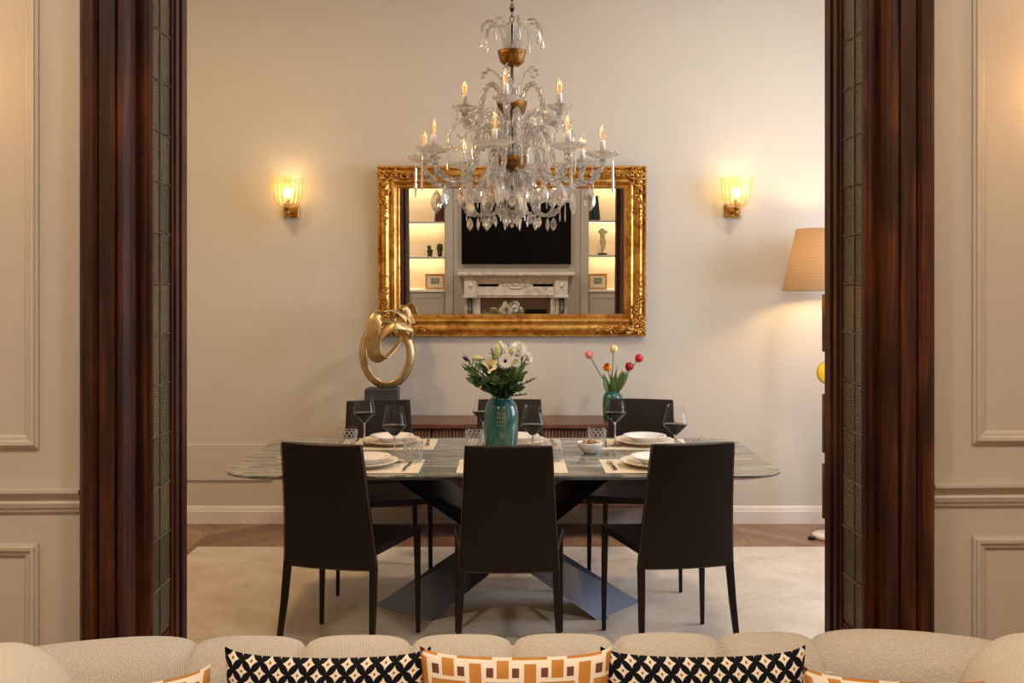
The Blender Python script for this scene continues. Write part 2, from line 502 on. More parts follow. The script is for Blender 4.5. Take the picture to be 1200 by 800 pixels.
MT['nut'] = simple('roasted_nut', (176,136,92), .55, var=.3, vs=80, bs=.3)
MT['stem'] = simple('green_stem', (74,104,52), .5, var=.2)
MT['leafg'] = simple('dark_leaf', (52,80,40), .42, var=.35, vs=18)
MT['leafl'] = simple('light_leaf', (84,112,52), .45, var=.25, vs=18)
MT['tulipleaf'] = simple('tulip_leaf', (92,124,66), .45, var=.25, vs=14)
MT['white_petal'] = simple('white_petal', (244,240,228), .55, var=.03)
MT['cream_petal'] = simple('cream_petal', (244,226,186), .5, var=.08)
MT['bud'] = simple('pale_green_bud', (206,206,140), .5, var=.12)
MT['yellow_c'] = simple('yellow_green_centre', (206,204,96), .6)
MT['dark_c'] = simple('dark_flower_centre', (44,26,18), .8)
for nm, c in (('pink',(240,140,136)),('pale_yellow',(246,232,176)),('coral_red',(222,50,56)),('orange',(242,158,38)),('crimson',(176,14,26))):
    MT['t_'+nm] = simple(nm+'_petal', c, .42, var=.12, vs=25)

# sofa weave
def m_boucle(name, a, b, sc=150):
    m = M(name)
    br = m.n('ShaderNodeTexBrick'); br.inputs['Scale'].default_value = sc
    br.inputs['Color1'].default_value = (*lin(a),1); br.inputs['Color2'].default_value = (*lin(b),1)
    br.inputs['Mortar'].default_value = (*lin(tuple(int(x*.72) for x in b)),1)
    br.inputs['Mortar Size'].default_value = .12; br.inputs['Brick Width'].default_value = .9; br.inputs['Row Height'].default_value = .5
    tc = m.n('ShaderNodeTexCoord'); mp = m.n('ShaderNodeMapping'); mp.inputs['Rotation'].default_value = (0,0,.6)
    m.l(tc.outputs['UV'], mp.inputs[0]); m.l(mp.outputs[0], br.inputs['Vector'])
    nz = m.noise(m.coord(), 300, 2)
    col = m.mix(m.ramp(nz, [(.35,(0,0,0)),(.7,(.45,.45,.45))]), br.outputs['Color'], lin(tuple(int(x*.9) for x in b)))
    m.bsdf(col, .95, 0, .15, Sheen_Weight=.15)
    m.bump(m.math('ADD', br.outputs['Fac'], m.math('MULTIPLY', nz, -.8)), -.5, .003)
    return m.mat
MT['sofa'] = m_boucle('beige_woven_upholstery', (240,230,214), (218,203,184))
MT['sofa_arm'] = simple('nubby_cream_upholstery', (214,200,180), .95, var=.12, vs=240, bs=.6)

def m_petals():
    m = M('black_white_circle_print')
    tc = m.n('ShaderNodeTexCoord'); mp = m.n('ShaderNodeMapping')
    mp.inputs['Scale'].default_value = (15.2, 15.2, 1); mp.inputs['Rotation'].default_value = (0,0,PI/4)
    m.l(tc.outputs['UV'], mp.inputs[0])
    sp = m.n('ShaderNodeSeparateXYZ'); m.l(mp.outputs[0], sp.inputs[0])
    def c(o): return m.math('ABSOLUTE', m.math('SUBTRACT', o, m.math('ROUND', o)))
    a, b = c(sp.outputs[0]), c(sp.outputs[1])
    mx = m.math('MAXIMUM', a, b); mn = m.math('MINIMUM', a, b)
    d2 = m.math('SQRT', m.math('ADD', m.math('POWER', m.math('SUBTRACT', 1.0, mx), 2.0), m.math('POWER', mn, 2.0)))
    lens = m.math('LESS_THAN', d2, .742)
    r = m.math('SQRT', m.math('ADD', m.math('POWER', a, 2.0), m.math('POWER', b, 2.0)))
    dot = m.math('LESS_THAN', r, .09)
    col = m.mix(lens, lin((232,218,200)), lin((16,15,18)))
    col = m.mix(dot, col, lin((140,98,44)))
    m.bsdf(col, .9, 0, .15); m.bump(m.noise(m.coord(), 400, 2), .3, .001)
    return m.mat
MT['petals'] = m_petals()
def m_ochre():
    m = M('ochre_white_geometric_print')
    tc = m.n('ShaderNodeTexCoord'); sp = m.n('ShaderNodeSeparateXYZ'); m.l(tc.outputs['UV'], sp.inputs[0])
    X = m.math('MULTIPLY', sp.outputs[0], 3.5); Y = m.math('MULTIPLY', m.math('SUBTRACT', 1.0, sp.outputs[1]), 4.6)
    row = m.math('FLOOR', Y); fy = m.math('SUBTRACT', Y, row)
    X = m.math('ADD', m.math('ADD', X, m.math('MULTIPLY', row, .5)), .12)
    fx = m.math('SUBTRACT', X, m.math('FLOOR', X))
    def rng(v, a, b): return m.math('MULTIPLY', m.math('GREATER_THAN', v, a), m.math('LESS_THAN', v, b))
    def rect(x0,x1,y0,y1): return m.math('MULTIPLY', rng(fx,x0,x1), rng(fy,y0,y1))
    o = rect(.02,.24,.12,1.0)
    for q in (rect(.31,.95,.5,.95), rect(.52,.74,.06,.42), rect(.0,.44,-.1,.05), rect(.8,1.0,-.1,.05)): o = m.math('MAXIMUM', o, q)
    br = m.math('MAXIMUM', rect(.33,.46,.2,.4), rect(.80,.93,.2,.4))
    v = m.noise(m.coord(), 20, 2)
    och = m.ramp(v, [(.3, lin((186,122,54))), (.7, lin((200,138,68)))])
    col = m.mix(o, lin((238,222,202)), och); col = m.mix(br, col, lin((112,66,48)))
    m.bsdf(col, .85, 0, .2); m.bump(m.math('ADD', m.noise(m.coord(), 400, 2), m.math('MULTIPLY', o, .4)), .3, .001)
    return m.mat
MT['ochre'] = m_ochre()
MT['firebrick'] = simple('grey_brown_firebox_lining', (150,132,118), .8, var=.12, vs=10)
MT['bronze'] = simple('dark_bronze_lamp_tube', (96,72,48), .35, .8)
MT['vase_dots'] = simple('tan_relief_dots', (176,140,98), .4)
MT['glow_yellow'] = simple('yellow_glass_disc', (236,200,48), .3)
P_SC, P_SC2, P_FL, P_CH, P_LED, P_WIN = 1.7, 7.5, 32, .25, 4.0, 74
P_CEIL = (36, 52)
EXPO = .05
# ------------------------------------------------------------------ camera
F = 1167.0; CH = 1.5; HOR = 335
cam_d = bpy.data.cameras.new('camera'); cam = bpy.data.objects.new('camera', cam_d); COL.objects.link(cam)
cam.location = (0,0,CH); cam.rotation_euler = (PI/2,0,0)
cam_d.sensor_width = 36; cam_d.lens = F/1200*36; cam_d.shift_y = (HOR-400)/1200
cam_d.clip_start = .05
SC.camera = cam

# ------------------------------------------------------------------ room shell
WY = 6.3; XL, XR = -2.95, 2.95; CE = 3.7; DY = 2.78; TY = -1.4; DROT = math.radians(1.7)
def sbox(name, mat, *a):
    b = B(); b.box(*a); return struct(b.build(name, mat))
sbox('floor', MT['floor'], XL-.3, XR+.3, TY-.8, WY+.2, -.1, 0)
sbox('ceiling', MT['ceiling'], XL-.3, XR+.3, TY-.8, WY+.2, CE, CE+.1)
sbox('wall_far', MT['wall'], XL-.3, XR+.3, WY, WY+.2, 0, CE)
sbox('wall_left', MT['wall'], XL-.2, XL, TY-.8, WY, 0, CE)
# right wall with a window opening in the dining room
wy0, wy1, wz0, wz1 = 3.95, 5.45, .95, 2.75
b = B(); b.box(XR, XR+.25, TY-.8, wy0, 0, CE); b.box(XR, XR+.25, wy1, WY, 0, CE)
b.box(XR, XR+.25, wy0, wy1, 0, wz0); b.box(XR, XR+.25, wy0, wy1, wz1, CE)
struct(b.build('wall_right', MT['wall']))
b = B(); t = .06
b.box(XR+.05, XR+.12, wy0, wy0+t, wz0, wz1); b.box(XR+.05, XR+.12, wy1-t, wy1, wz0, wz1)
b.box(XR+.05, XR+.12, wy0+t, wy1-t, wz0, wz0+t); b.box(XR+.05, XR+.12, wy0+t, wy1-t, wz1-t, wz1)
b.box(XR+.06, XR+.11, (wy0+wy1)/2-.03, (wy0+wy1)/2+.03, wz0+t, wz1-t)
struct(b.build('window_1', MT['trim']))
# far wall baseboard and low flush panel
bb = [(WY,0),(WY-.018,0),(WY-.018,.078),(WY-.014,.084),(WY-.014,.094),(WY-.010,.098),(WY-.010,.104),(WY-.004,.110),(WY,.110)]
b = B(); b.extrude(bb, 0, XL, XR); struct(b.build('baseboard_far', MT['trim']))
b = B(); b.rbox(XL, -1.515, WY-.014, WY, .272, .502, .003); struct(b.build('trim_1', MT['wall']))
b = B(); b.box(XL, XL+.016, 3.2, WY-.02, 0, .11); struct(b.build('baseboard_left', MT['trim']))
b = B(); b.box(XR-.016, XR, 3.2, WY-.02, 0, .11); struct(b.build('baseboard_right', MT['trim']))

# dividing wall, rotated a little about the middle of the opening
def D(o, kind=True):
    o.location = (0,DY,0); o.rotation_euler = (0,0,DROT)
    return struct(o) if kind else o
LZ = 2.95
for s_, nm in ((-1,'left'),(1,'right')):
    b = B(); a0, a1 = sorted((s_*1.10, s_*3.1)); b.box(a0, a1, 0, .34, 0, CE)
    D(b.build('wall_divider_'+nm, MT['wall_near']))
b = B(); b.box(-1.12, 1.12, 0, .34, LZ, CE); D(b.build('wall_divider_top', MT['wall_near']))
# casings
cas = [(1.175,0),(1.177,-.030),(1.172,-.050),(1.160,-.062),(1.145,-.064),(1.134,-.058),(1.128,-.048),(1.124,-.040),(1.120,-.050),
       (1.078,-.052),(1.073,-.044),(1.069,-.056),(1.062,-.062),(1.052,-.060),(1.046,-.050),(1.044,-.035),(1.044,.03),(1.10,.03),(1.10,0)]
cas_b = [(1.19,.34),(1.19,.372),(1.17,.385),(1.14,.38),(1.13,.365),(1.06,.365),(1.05,.378),(1.03,.38),(1.018,.37),(1.016,.34)]
for s_, k in ((-1,2),(1,3)):
    b = B(); b.extrude([(s_*u,v) for u,v in cas], 2, 0, LZ+.12); b.extrude([(s_*u,v) for u,v in cas_b], 2, 0, LZ+.12)
    o = fixn(b.build('trim_%d'%k, MT['door_wood'])); D(o)
b = B()
b.box(-1.175, 1.175, -.035, 0, LZ, LZ+.13); b.box(-1.19, 1.19, .34, .37, LZ, LZ+.13); b.box(-1.10,1.10,-.0,.34,LZ-.05,LZ)
D(b.build('trim_4', MT['door_wood']))
# glazed door leaves folded back against the jambs
GZ0, GZ1 = .49, 2.82
for s_, k in ((-1,1),(1,2)):
    X = lambda u: s_*u
    def bx(b, u0, u1, v0, v1, z0, z1):
        a0, a1 = sorted((X(u0), X(u1))); b.rbox(a0, a1, v0, v1, z0, z1, .002)
    root = bpy.data.objects.new('door_%d'%k, None); COL.objects.link(root); D(root)
    root['kind'] = 'structure'
    b = B()
    bx(b, 1.016, 1.10, .030, .045, .005, LZ-.052)            # hinge stile face
    bx(b, 1.004, 1.016, .028, .046, .005, LZ-.052)           # its inner bead
    bx(b, 1.012, 1.06, .046, .07, .005, LZ-.052)
    bx(b, 1.006, 1.05, .214, .232, .005, LZ-.052)            # lock stile, stepped
    bx(b, .999, 1.05, .232, .262, .005, LZ-.052)
    bx(b, 1.006, 1.05, .262, .285, .005, LZ-.052)
    bx(b, .997, 1.05, .285, .335, .005, LZ-.052)
    bx(b, 1.004, 1.05, .044, .22, .005, GZ0-.03); bx(b, 1.004, 1.05, .044, .22, GZ1+.02, LZ-.052)
    for q in range(3): bx(b, 1.005+.004*q, 1.05, .05, .205, GZ0-.03+.012*q, GZ0-.02+.012*q)
    b.build('door_frame', MT['door_wood'], root)
    b = B(); bx(b, 1.013, 1.019, .045, .228, GZ0, GZ1); b.build('glass_pane', MT['leaded'], root)
    b = B()
    z = 1.506-.146*7
    while z < GZ1:
        if z > GZ0: bx(b, 1.0085, 1.0135, .046, .216, z-.0022, z+.0022)
        z += .146
    bx(b, 1.0085, 1.0135, .121, .125, GZ0, GZ1); bx(b, 1.0085, 1.0135, .046, .050, GZ0, GZ1)
    b.build('leading', MT['lead'], root)
# wall panelling, chair rail
def molding_ring(b, x0, x1, z0, z1, w=.036, d=.016, y=0):
    prof = [(0,0),(0,d*.5),(w*.18,d*.6),(w*.25,d),(w*.5,d*.95),(w*.62,d*.55),(w*.85,d*.5),(w,d*.25),(w,0)]
    vs = []; fs = []; n = len(prof)
    for (cx, cz, sx, sz) in ((x0,z0,1,1),(x1,z0,-1,1),(x1,z1,-1,-1),(x0,z1,1,-1)):
        for (a, h) in prof: vs.append((cx+sx*a, y-h, cz+sz*a))
    for c in range(4):
        c2 = (c+1)%4
        for i in range(n-1): fs.append((c*n+i, c2*n+i, c2*n+i+1, c*n+i+1))
    b.add(vs, fs)
rail = [(0,.878),(-.008,.880),(-.010,.888),(-.014,.892),(-.018,.905),(-.012,.912),(-.012,.918),(-.024,.928),(-.030,.935),(-.030,.943),(0,.943)]
for s_, nm, k in ((-1,'left',5),(1,'right',8)):
    a0, a1 = sorted((s_*1.302, s_*2.25))
    b = B(); molding_ring(b, a0, a1, 1.055, 3.2); D(fixn(b.build('trim_%d'%k, MT['wall_near'])))
    b = B(); molding_ring(b, a0, a1, .22, .793); D(fixn(b.build('trim_%d'%(k+1), MT['wall_near'])))
    a0, a1 = sorted((s_*1.184, s_*2.9))
    b = B(); b.extrude(rail, 0, a0, a1); D(fixn(b.build('trim_%d'%(k+2), MT['wall_near'])))
    b = B(); b.box(a0, a1, -.016, 0, 0, .12); D(b.build('baseboard_near_'+nm, MT['wall_near']))

# ------------------------------------------------------------------ rug
b = B()
b.rbox(-1.80, 2.30, 3.30, 5.69, 0.0, .012, .005)
o = tag(b.build('rug', MT['rug']), 'large plain beige wool rug under the dining table', 'rug')
RZ = .012

# ------------------------------------------------------------------ dining table
TX, TYc, TZ = -.035, 4.43, .75
tb = thing('dining_table', 'marble-topped dining table on crossed dark metal plates', 'table', (TX, TYc, 0))
def top_outline(n=14, inset=0):
    hx, hy, r = 1.118-inset, .495-inset, .13
    pts = []
    corners = [(1,-1,-90),(1,1,0),(-1,1,90),(-1,-1,180)]
    for sx, sy, a0 in corners:
        for i in range(n+1):
            a = math.radians(a0+90*i/n)
            x = sx*(hx-r)+r*math.cos(a); y = sy*(hy-r)+r*math.sin(a)
            bulge = 1-(y/hy)**2
            x += math.copysign(.022*bulge, x)*(1 if abs(x) > hx-r else 0) 
            pts.append((x, y))
    return pts
def slab(b, rings, m_of):
    n = len(rings[0][0]); vs = []; 
    for pts, z in rings: vs += [(p[0],p[1],z) for p in pts]
    for j in range(len(rings)-1):
        b.add(vs[j*n:(j+2)*n], [(i,(i+1)%n,n+(i+1)%n,n+i) for i in range(n)], m_of(j))
    b.add(vs[:n], [tuple(reversed(range(n)))], 1); b.add(vs[-n:], [tuple(range(n))], 0)
b = B()
slab(b, [(top_outline(inset=.05), TZ-.026), (top_outline(inset=.004), TZ-.010), (top_outline(), TZ-.007), (top_outline(), TZ-.002), (top_outline(inset=.002), TZ)],
     lambda j: 1 if j < 2 else 0)
b.build('tabletop', [MT['marble'], MT['edge_dark']], tb)
b = B(); b.rbox(-.62,.62,-.16,.17,TZ-.034,TZ-.0265,.003); b.build('mounting_plate', MT['graphite'], tb)
def plate(foot_a, foot_b, top_a, top_b, th=.012):
    # foot_a/top_a: far edge; foot_b/top_b: near edge
    P = [Vector(p)-Vector((TX,TYc,0)) for p in (foot_a, foot_b, top_b, top_a)]
    nrm = (P[1]-P[0]).cross(P[2]-P[0]).normalized()
    if nrm.z < 0: nrm = -nrm
    b = B(); vs = [p for p in P]+[p-nrm*th for p in P]
    b.add(vs, [(0,1,2,3),(7,6,5,4),(0,4,5,1),(1,5,6,2),(2,6,7,3),(3,7,4,0)])
    return b
z0, z1 = RZ+.0005, TZ-.034
b = plate((-.652,4.64,z0), (-.36,4.43,z0), (.525,4.42,z1), (.40,4.64,z1))
o = fixn(b.build('leg', MT['graphite'], tb)); bevel(o, .0015, 1)
b = plate((.612,4.70,z0), (.379,4.44,z0), (-.63,4.42,z1), (-.485,4.70,z1))
o = fixn(b.build('leg', MT['graphite'], tb)); bevel(o, .0015, 1)
b = B(); b.rbox(.400-TX, .430-TX, 4.452-TYc, 4.457-TYc, .014, .022, .001); b.build('name_tag', MT['steel'], tb)

# ------------------------------------------------------------------ chairs
def make_chair(label):
    t = thing('dining_chair', label, 'chair', group='brown leather dining chairs around the table')
    # backrest: padded leather shell reaching down behind the seat
    def back(u, v):
        # u around the section, v up
        z = .375+.500*v
        hw = (.198-.030*v**1.1)*(1-.015*math.sin(PI*v))
        yc = -.203-.085*v**1.35
        th = .015
        if v > .97: th *= .85
        a = 2*PI*u
        ca, sa = math.cos(a), math.sin(a)
        e = 5
        k = (abs(ca)**e+abs(sa)**e)**(-1/e)
        x = hw*ca*k; y = th*sa*k
        y -= .018*(1-(x/hw)**2)
        return (x, yc+y, z)
    b = B(); b.grid(back, 48, 14, wrapu=True)
    n0 = 0; W = 48
    b.add([b.v[i] for i in range(W)], [tuple(reversed(range(W)))], 0)
    top = [b.v[14*W+i] for i in range(W)]; c = sum(top, Vector())/W
    t2 = [c+(p-c)*1.0+Vector((0,0,.004)) for p in top]
    t2 = [Vector((c.x+(p.x-c.x)*.985, c.y+(p.y-c.y)*.75, p.z)) for p in t2]
    b.add(top+t2, [(i,(i+1)%W,W+(i+1)%W,W+i) for i in range(W)], 0, True)
    b.add(t2, [tuple(range(W))], 0)
    bk = b.build('backrest', MT['leather'], t)
    # piping along the two side edges and the bottom hem
    b = B()
    for s_ in (-1,1):
        pts = []
        for j in range(15):
            v = j/14; z = .375+.500*v; hw = (.198-.030*v**1.1)*(1-.015*math.sin(PI*v))
            pts.append((s_*(hw-.001), -.203-.085*v**1.35-.013, z))
        b.tube(pts, .0022, 5)
    pts = [(.196*q/8, -.203-.018*(1-(q/8)**2)-.0145, .378) for q in range(-8,9)]
    b.tube(pts, .002, 5)
    b.build('piping', MT['stitch'], bk)
    # seat: thin leather pan, slightly sagging at the front
    def seat(u, v):
        yy = -.185+.395*v; hw = .192+.042*v
        x = hw*(2*u-1)
        z = .462-.016*(1-(2*u-1)**2)*(.35+.65*math.sin(PI*min(1, v*1.0)))
        z -= .006*(v**6)
        return (x, yy, z)
    def seatb(u, v):
        p = seat(1-u, v); return (p[0], p[1], p[2]-.030)
    b = B(); n = 14; b.grid(seat, n, n); b.grid(seatb, n, n)
    def rim(i): 
        if i < n: return (i/n,0)
        if i < 2*n: return (1,(i-n)/n)
        if i < 3*n: return (1-(i-2*n)/n,1)
        return (0,1-(i-3*n)/n)
    L = 4*n; up = [Vector(seat(*rim(i))) for i in range(L)]; dn = [p-Vector((0,0,.030)) for p in up]
    b.add(dn+up, [(i,(i+1)%L,L+(i+1)%L,L+i) for i in range(L)])
    o = b.build('seat', MT['leather'], t); bevel(o, .006, 2)
    for s_ in (-1,1):
        # front leg, tapering straight down
        b = B(); b.tube([(s_*.219,.196,.456),(s_*.221,.197,.30),(s_*.224,.198,0)], [.0185,.0165,.0115], 4, smooth=False, up=(1,1,0))
        o = b.build('leg', MT['leather'], t); bevel(o, .003, 2, 30)
        b = B(); b.tube([(s_*.183,-.208,.39),(s_*.188,-.228,.24),(s_*.200,-.272,0)], [.0195,.0175,.0120], 4, smooth=False, up=(1,1,0))
        o = b.build('leg', MT['leather'], t); bevel(o, .003, 2, 30)
    return t
ch = make_chair('dark brown leather chair at front left of the table, seen from behind')
ch.location = (-.668,4.139,RZ); ch.rotation_euler = (0,0,math.radians(-14))
dup(ch, (-.013,4.09,RZ), 0, 'dark brown leather chair at front centre, its back hiding the table base crossing')
dup(ch, (.652,4.153,RZ), math.radians(10), 'dark brown leather chair at front right of the table, seen from behind')
dup(ch, (-.655,5.02,RZ), math.radians(191), 'dark brown leather chair across the table below the knot sculpture')
dup(ch, (-.012,5.06,RZ), math.radians(180), 'dark brown leather chair across the table behind the big flower vase')
dup(ch, (.640,5.08,RZ), math.radians(168.5), 'dark brown leather chair across the table below the tulips')

# ------------------------------------------------------------------ sideboard
SBX, SBY = .007, 6.065
sb = thing('sideboard', 'low walnut sideboard with reeded front below the gilt mirror', 'sideboard', (SBX,SBY,0))
b = B(); b.rbox(-.98,.98,-.207,.205,.66,.687,.004); b.build('top', MT['walnut'], sb)
b = B(); b.box(-.965,.965,-.17,.20,.215,.66); b.build('body', MT['walnut'], sb)
b = B(); b.rbox(-.975,.975,-.20,.203,.195,.215,.003); b.build('bottom_board', MT['walnut'], sb)
for k in range(4):
    x0 = -.965+k*.4825+.004; x1 = x0+.4745
    b = B(); b.box(x0, x1, -.188, -.17, .222, .654)
    n = 24; w = (x1-x0)/n
    for i in range(n):
        cx = x0+w*(i+.5)
        b.tube([(cx,-.188,.222),(cx,-.188,.654)], w*.46, 8)
    b.build('door', MT['walnut_v'], sb)
for sx in (-.90,.90):
    for sy in (-.15,.15):
        b = B(); b.tube([(sx,sy,.195),(sx,sy,0)], [.02,.013], 10); b.build('leg', MT['black_metal'], sb)

# ------------------------------------------------------------------ knot sculpture
plinth_z = .687
sc_ = thing('knot_sculpture', 'champagne gold interlaced ribbon knot on a square charcoal stone plinth', 'sculpture', (-.785,6.03,plinth_z))
b = B(); b.rbox(-.098,.098,-.075,.075,0,.196,.004); b.build('plinth', MT['stone'], sc_)
SY = 6.02
def spt(px, py, dy):
    Y = SY+dy; return Vector(((px-600)*Y/F+.785, Y-6.03, CH-(py-HOR)*Y/F-plinth_z))
def ribbon(b, pts, width, thick, closed=True, n=10):
    """pts: list of (px,py,dy,wx,wy,wz,half-width scale); flat oval section whose long axis follows the given vector"""
    P = smooth_path([spt(*p[:3]) for p in pts], n, closed)
    Wv = smooth_path([p[3:6] for p in pts], n, closed); S = smooth_path([(p[6],0,0) for p in pts], n, closed)
    N = len(P); vs = []; K = 14
    for i in range(N):
        T = (P[(i+1)%N]-P[i-1]).normalized() if closed else (P[min(i+1,N-1)]-P[max(i-1,0)]).normalized()
        W = Wv[i]-T*Wv[i].dot(T); W.normalize(); Nn = T.cross(W)
        for k in range(K):
            a = 2*PI*k/K
            vs.append(P[i]+W*math.cos(a)*width*S[i].x+Nn*math.sin(a)*thick)
    fs = []
    for i in range(N if closed else N-1):
        for k in range(K):
            i2, k2 = (i+1)%N, (k+1)%K
            fs.append((i*K+k, i*K+k2, i2*K+k2, i2*K+k))
    b.add(vs, fs, 0, True)
b = B()
# lower ring
ring = []
for i in range(16):
    a = 2*PI*i/16-PI/2
    top = max(0, math.sin(a))
    px = 453.5+28*math.cos(a)-2*top; py = 414-37*math.sin(a)
    ring.append((px, py, .015*math.cos(a)+.01*top, .9*math.cos(a), .45, .9*math.sin(a), .95+.12*abs(math.cos(a))-.3*top))
ribbon(b, ring, .027, .014)
# broad slab that folds over the top and returns as a diagonal bar
loop = [(438,405,-.070,1,0,0,.94),(438,388,-.070,1,0,0,.94),(440,375,-.060,1,.2,.1,.88),(448,367,-.030,.5,.8,.2,.7),(458,364,.0,.1,1,0,.6),(468,367,.04,.2,.9,.2,.55),
        (476,375,.07,.6,.6,.3,.52),(477,386,.07,.8,.3,.4,.5),(470,398,.04,.8,0,.6,.56),(460,411,-.01,.8,0,.6,.58),(450,420,-.05,.9,0,.4,.62),(441,417,-.07,1,0,.1,.88)]
ribbon(b, loop, .048, .008)
# band sweeping across the front
band = [(446,397,-.080,.1,.3,.9,.9),(453,388,-.092,0,.35,.95,1.0),(464,382,-.088,0,.4,.95,1.05),(475,383,-.05,0,.6,.8,1.0),(483,389,.0,.2,.8,.5,.9),(480,399,.03,.7,.5,.3,.8)]
ribbon(b, band, .027, .009, closed=False)
# small returning lobe at the top right
lobe = [(462,378,.05,.5,.5,.6,.7),(468,364,.07,.7,.5,.4,.8),(475,362,.08,.7,.4,.5,1.0),(480,371,.08,.7,.5,.4,1.0),(484,380,.05,.6,.6,.4,.8)]
ribbon(b, lobe, .022, .008, closed=False)
fixn(b.build('ribbon_knot', MT['champagne'], sc_))

# ------------------------------------------------------------------ gilt mirror
MZ = (1.185+2.252)/2; MW, MH = 1.685/2, 1.067/2; MD = .055
mr = thing('wall_mirror', 'large rectangular mirror in a carved gilt frame above the sideboard', 'mirror', (.0,WY-.021,MZ))
mr.rotation_euler = (math.radians(1.9),0,0)
def ring_sweep(b, hx, hz, prof, m=0, smooth=False):
    # prof: (inset from the outer edge, protrusion toward the room)
    vs = []; fs = []; n = len(prof)
    for sx, sz in ((-1,-1),(1,-1),(1,1),(-1,1)):
        for a, d in prof: vs.append((sx*(hx-a), -d, sz*(hz-a)))
    for c in range(4):
        c2 = (c+1)%4
        for i in range(n-1): fs.append((c*n+i, c2*n+i, c2*n+i+1, c*n+i+1))
    b.add(vs, fs, m, smooth)
prof = [(0,0),(0,.030),(.004,.036),(.012,.036),(.016,.030),(.020,.034),(.030,.048),(.042,.055),(.056,.054),(.068,.046),(.074,.040),(.080,.040),
        (.086,.046),(.096,.050),(.106,.047),(.112,.038),(.116,.030),(.120,.026),(.132,.026),(.138,.018),(.140,.010)]
b = B(); ring_sweep(b, MW, MH, prof)
b.box(-MW+.002, MW-.002, -.004, 0, -MH+.002, MH-.002)
fixn(b.build('frame', MT['gilt'], mr))
def beads(b, hx, hz, step, r, d):
    nx = int(2*hx/step); nz = int(2*hz/step)
    def one(x, z):
        vs = [(x-r,-d,z),(x,-d,z-r),(x+r,-d,z),(x,-d,z+r),(x,-d-r,z),(x-r*.72,-d-r*.55,z-r*.72),(x+r*.72,-d-r*.55,z-r*.72),(x+r*.72,-d-r*.55,z+r*.72),(x-r*.72,-d-r*.55,z+r*.72)]
        b.add(vs, [(0,5,8),(1,6,5),(2,7,6),(3,8,7),(4,5,6),(4,6,7),(4,7,8),(4,8,5),(0,1,5),(1,2,6),(2,3,7),(3,0,8)], 0, True)
    for i in range(nx+1):
        x = -hx+2*hx*i/nx
        one(x,-hz); one(x,hz)
    for i in range(1, nz):
        z = -hz+2*hz*i/nz
        one(-hx,z); one(hx,z)
b = B(); beads(b, MW-.008, MH-.008, .0165, .0062, .035); fixn(b.build('bead_moulding', MT['gilt'], mr))
b = B(); beads(b, MW-.126, MH-.126, .0125, .0052, .025); fixn(b.build('bead_moulding', MT['gilt'], mr))
# carved corner ornaments: leaf scrolls running along the cove on both sides of each corner
def leaf_scroll(b, x, z, a, L, rnd):
    """a small curled acanthus lobe"""
    base = Vector((x,-.048,z)); dirv = Vector((math.cos(a),0,math.sin(a))); side = Vector((-math.sin(a),0,math.cos(a)))
    cur = rnd.choice((-1,1))
    pts = []; rad = []
    for i in range(7):
        t_ = i/6
        ang = cur*t_*2.6
        p = base+dirv*(L*math.sin(ang*.8)*cur*.7)+side*(L*(1-math.cos(ang))*.45*cur)+Vector((0,-.012*math.sin(PI*t_)-.002,0))
        pts.append(p); rad.append(.0068*(1-t_*.55)*L/.03)
    b.tube(pts, rad, 6)
    b.ball(tuple(pts[-1]+Vector((0,-.003,0))), .006*L/.03, 5)
rnd = random.Random(3)
for sx in (-1,1):
    for sz in (-1,1):
        b = B()
        cx, cz = sx*(MW-.062), sz*(MH-.062)
        b.ball((cx,-.058,cz), .014, 8, sc=(1,.7,1))
        for k in range(10):
            a = 2*PI*k/10; r = .027
            b.ball((cx+r*math.cos(a),-.054,cz+r*math.sin(a)), .010, 6, sc=(1.1,.8,1.1))
        for k in range(12):
            a = rnd.uniform(0,2*PI); r = rnd.uniform(.015,.032)
            leaf_scroll(b, cx+r*math.cos(a), cz+r*math.sin(a), a, rnd.uniform(.025,.04), rnd)
        for along, LL in ((0, .33 if sz > 0 else .27), (1, .30)):
            n = 17
            for k in range(n):
                t_ = (k+.5)/n; dd = .03+LL*t_
                off = .012*math.sin(t_*16)*(1-t_*.4)
                if along == 0: x, z = sx*(MW-.055-dd), sz*(MH-.048+off)
                else: x, z = sx*(MW-.048+off), sz*(MH-.055-dd)
                L = .034*(1-.5*t_)
                leaf_scroll(b, x, z, rnd.uniform(0,2*PI), L, rnd)
                leaf_scroll(b, x+rnd.uniform(-.012,.012), z+rnd.uniform(-.012,.012), rnd.uniform(0,2*PI), L*.8, rnd)
        b.build('corner_ornament', MT['gilt_orn'], mr)
# worn red bole patches on the side rails
b = B(); b.box(MW-.070, MW-.040, -.0562, -.0535, -.10, .14); b.box(-MW+.040, -MW+.052, -.0555, -.053, -.07, .02)
b = B()
b.add([(-MW+.139,-.012,-MH+.139),(MW-.139,-.012,-MH+.139),(MW-.139,-.012,MH-.139),(-MW+.139,-.012,MH-.139)], [(0,1,2,3)])
b.build('mirror_glass', MT['mirror'], mr)

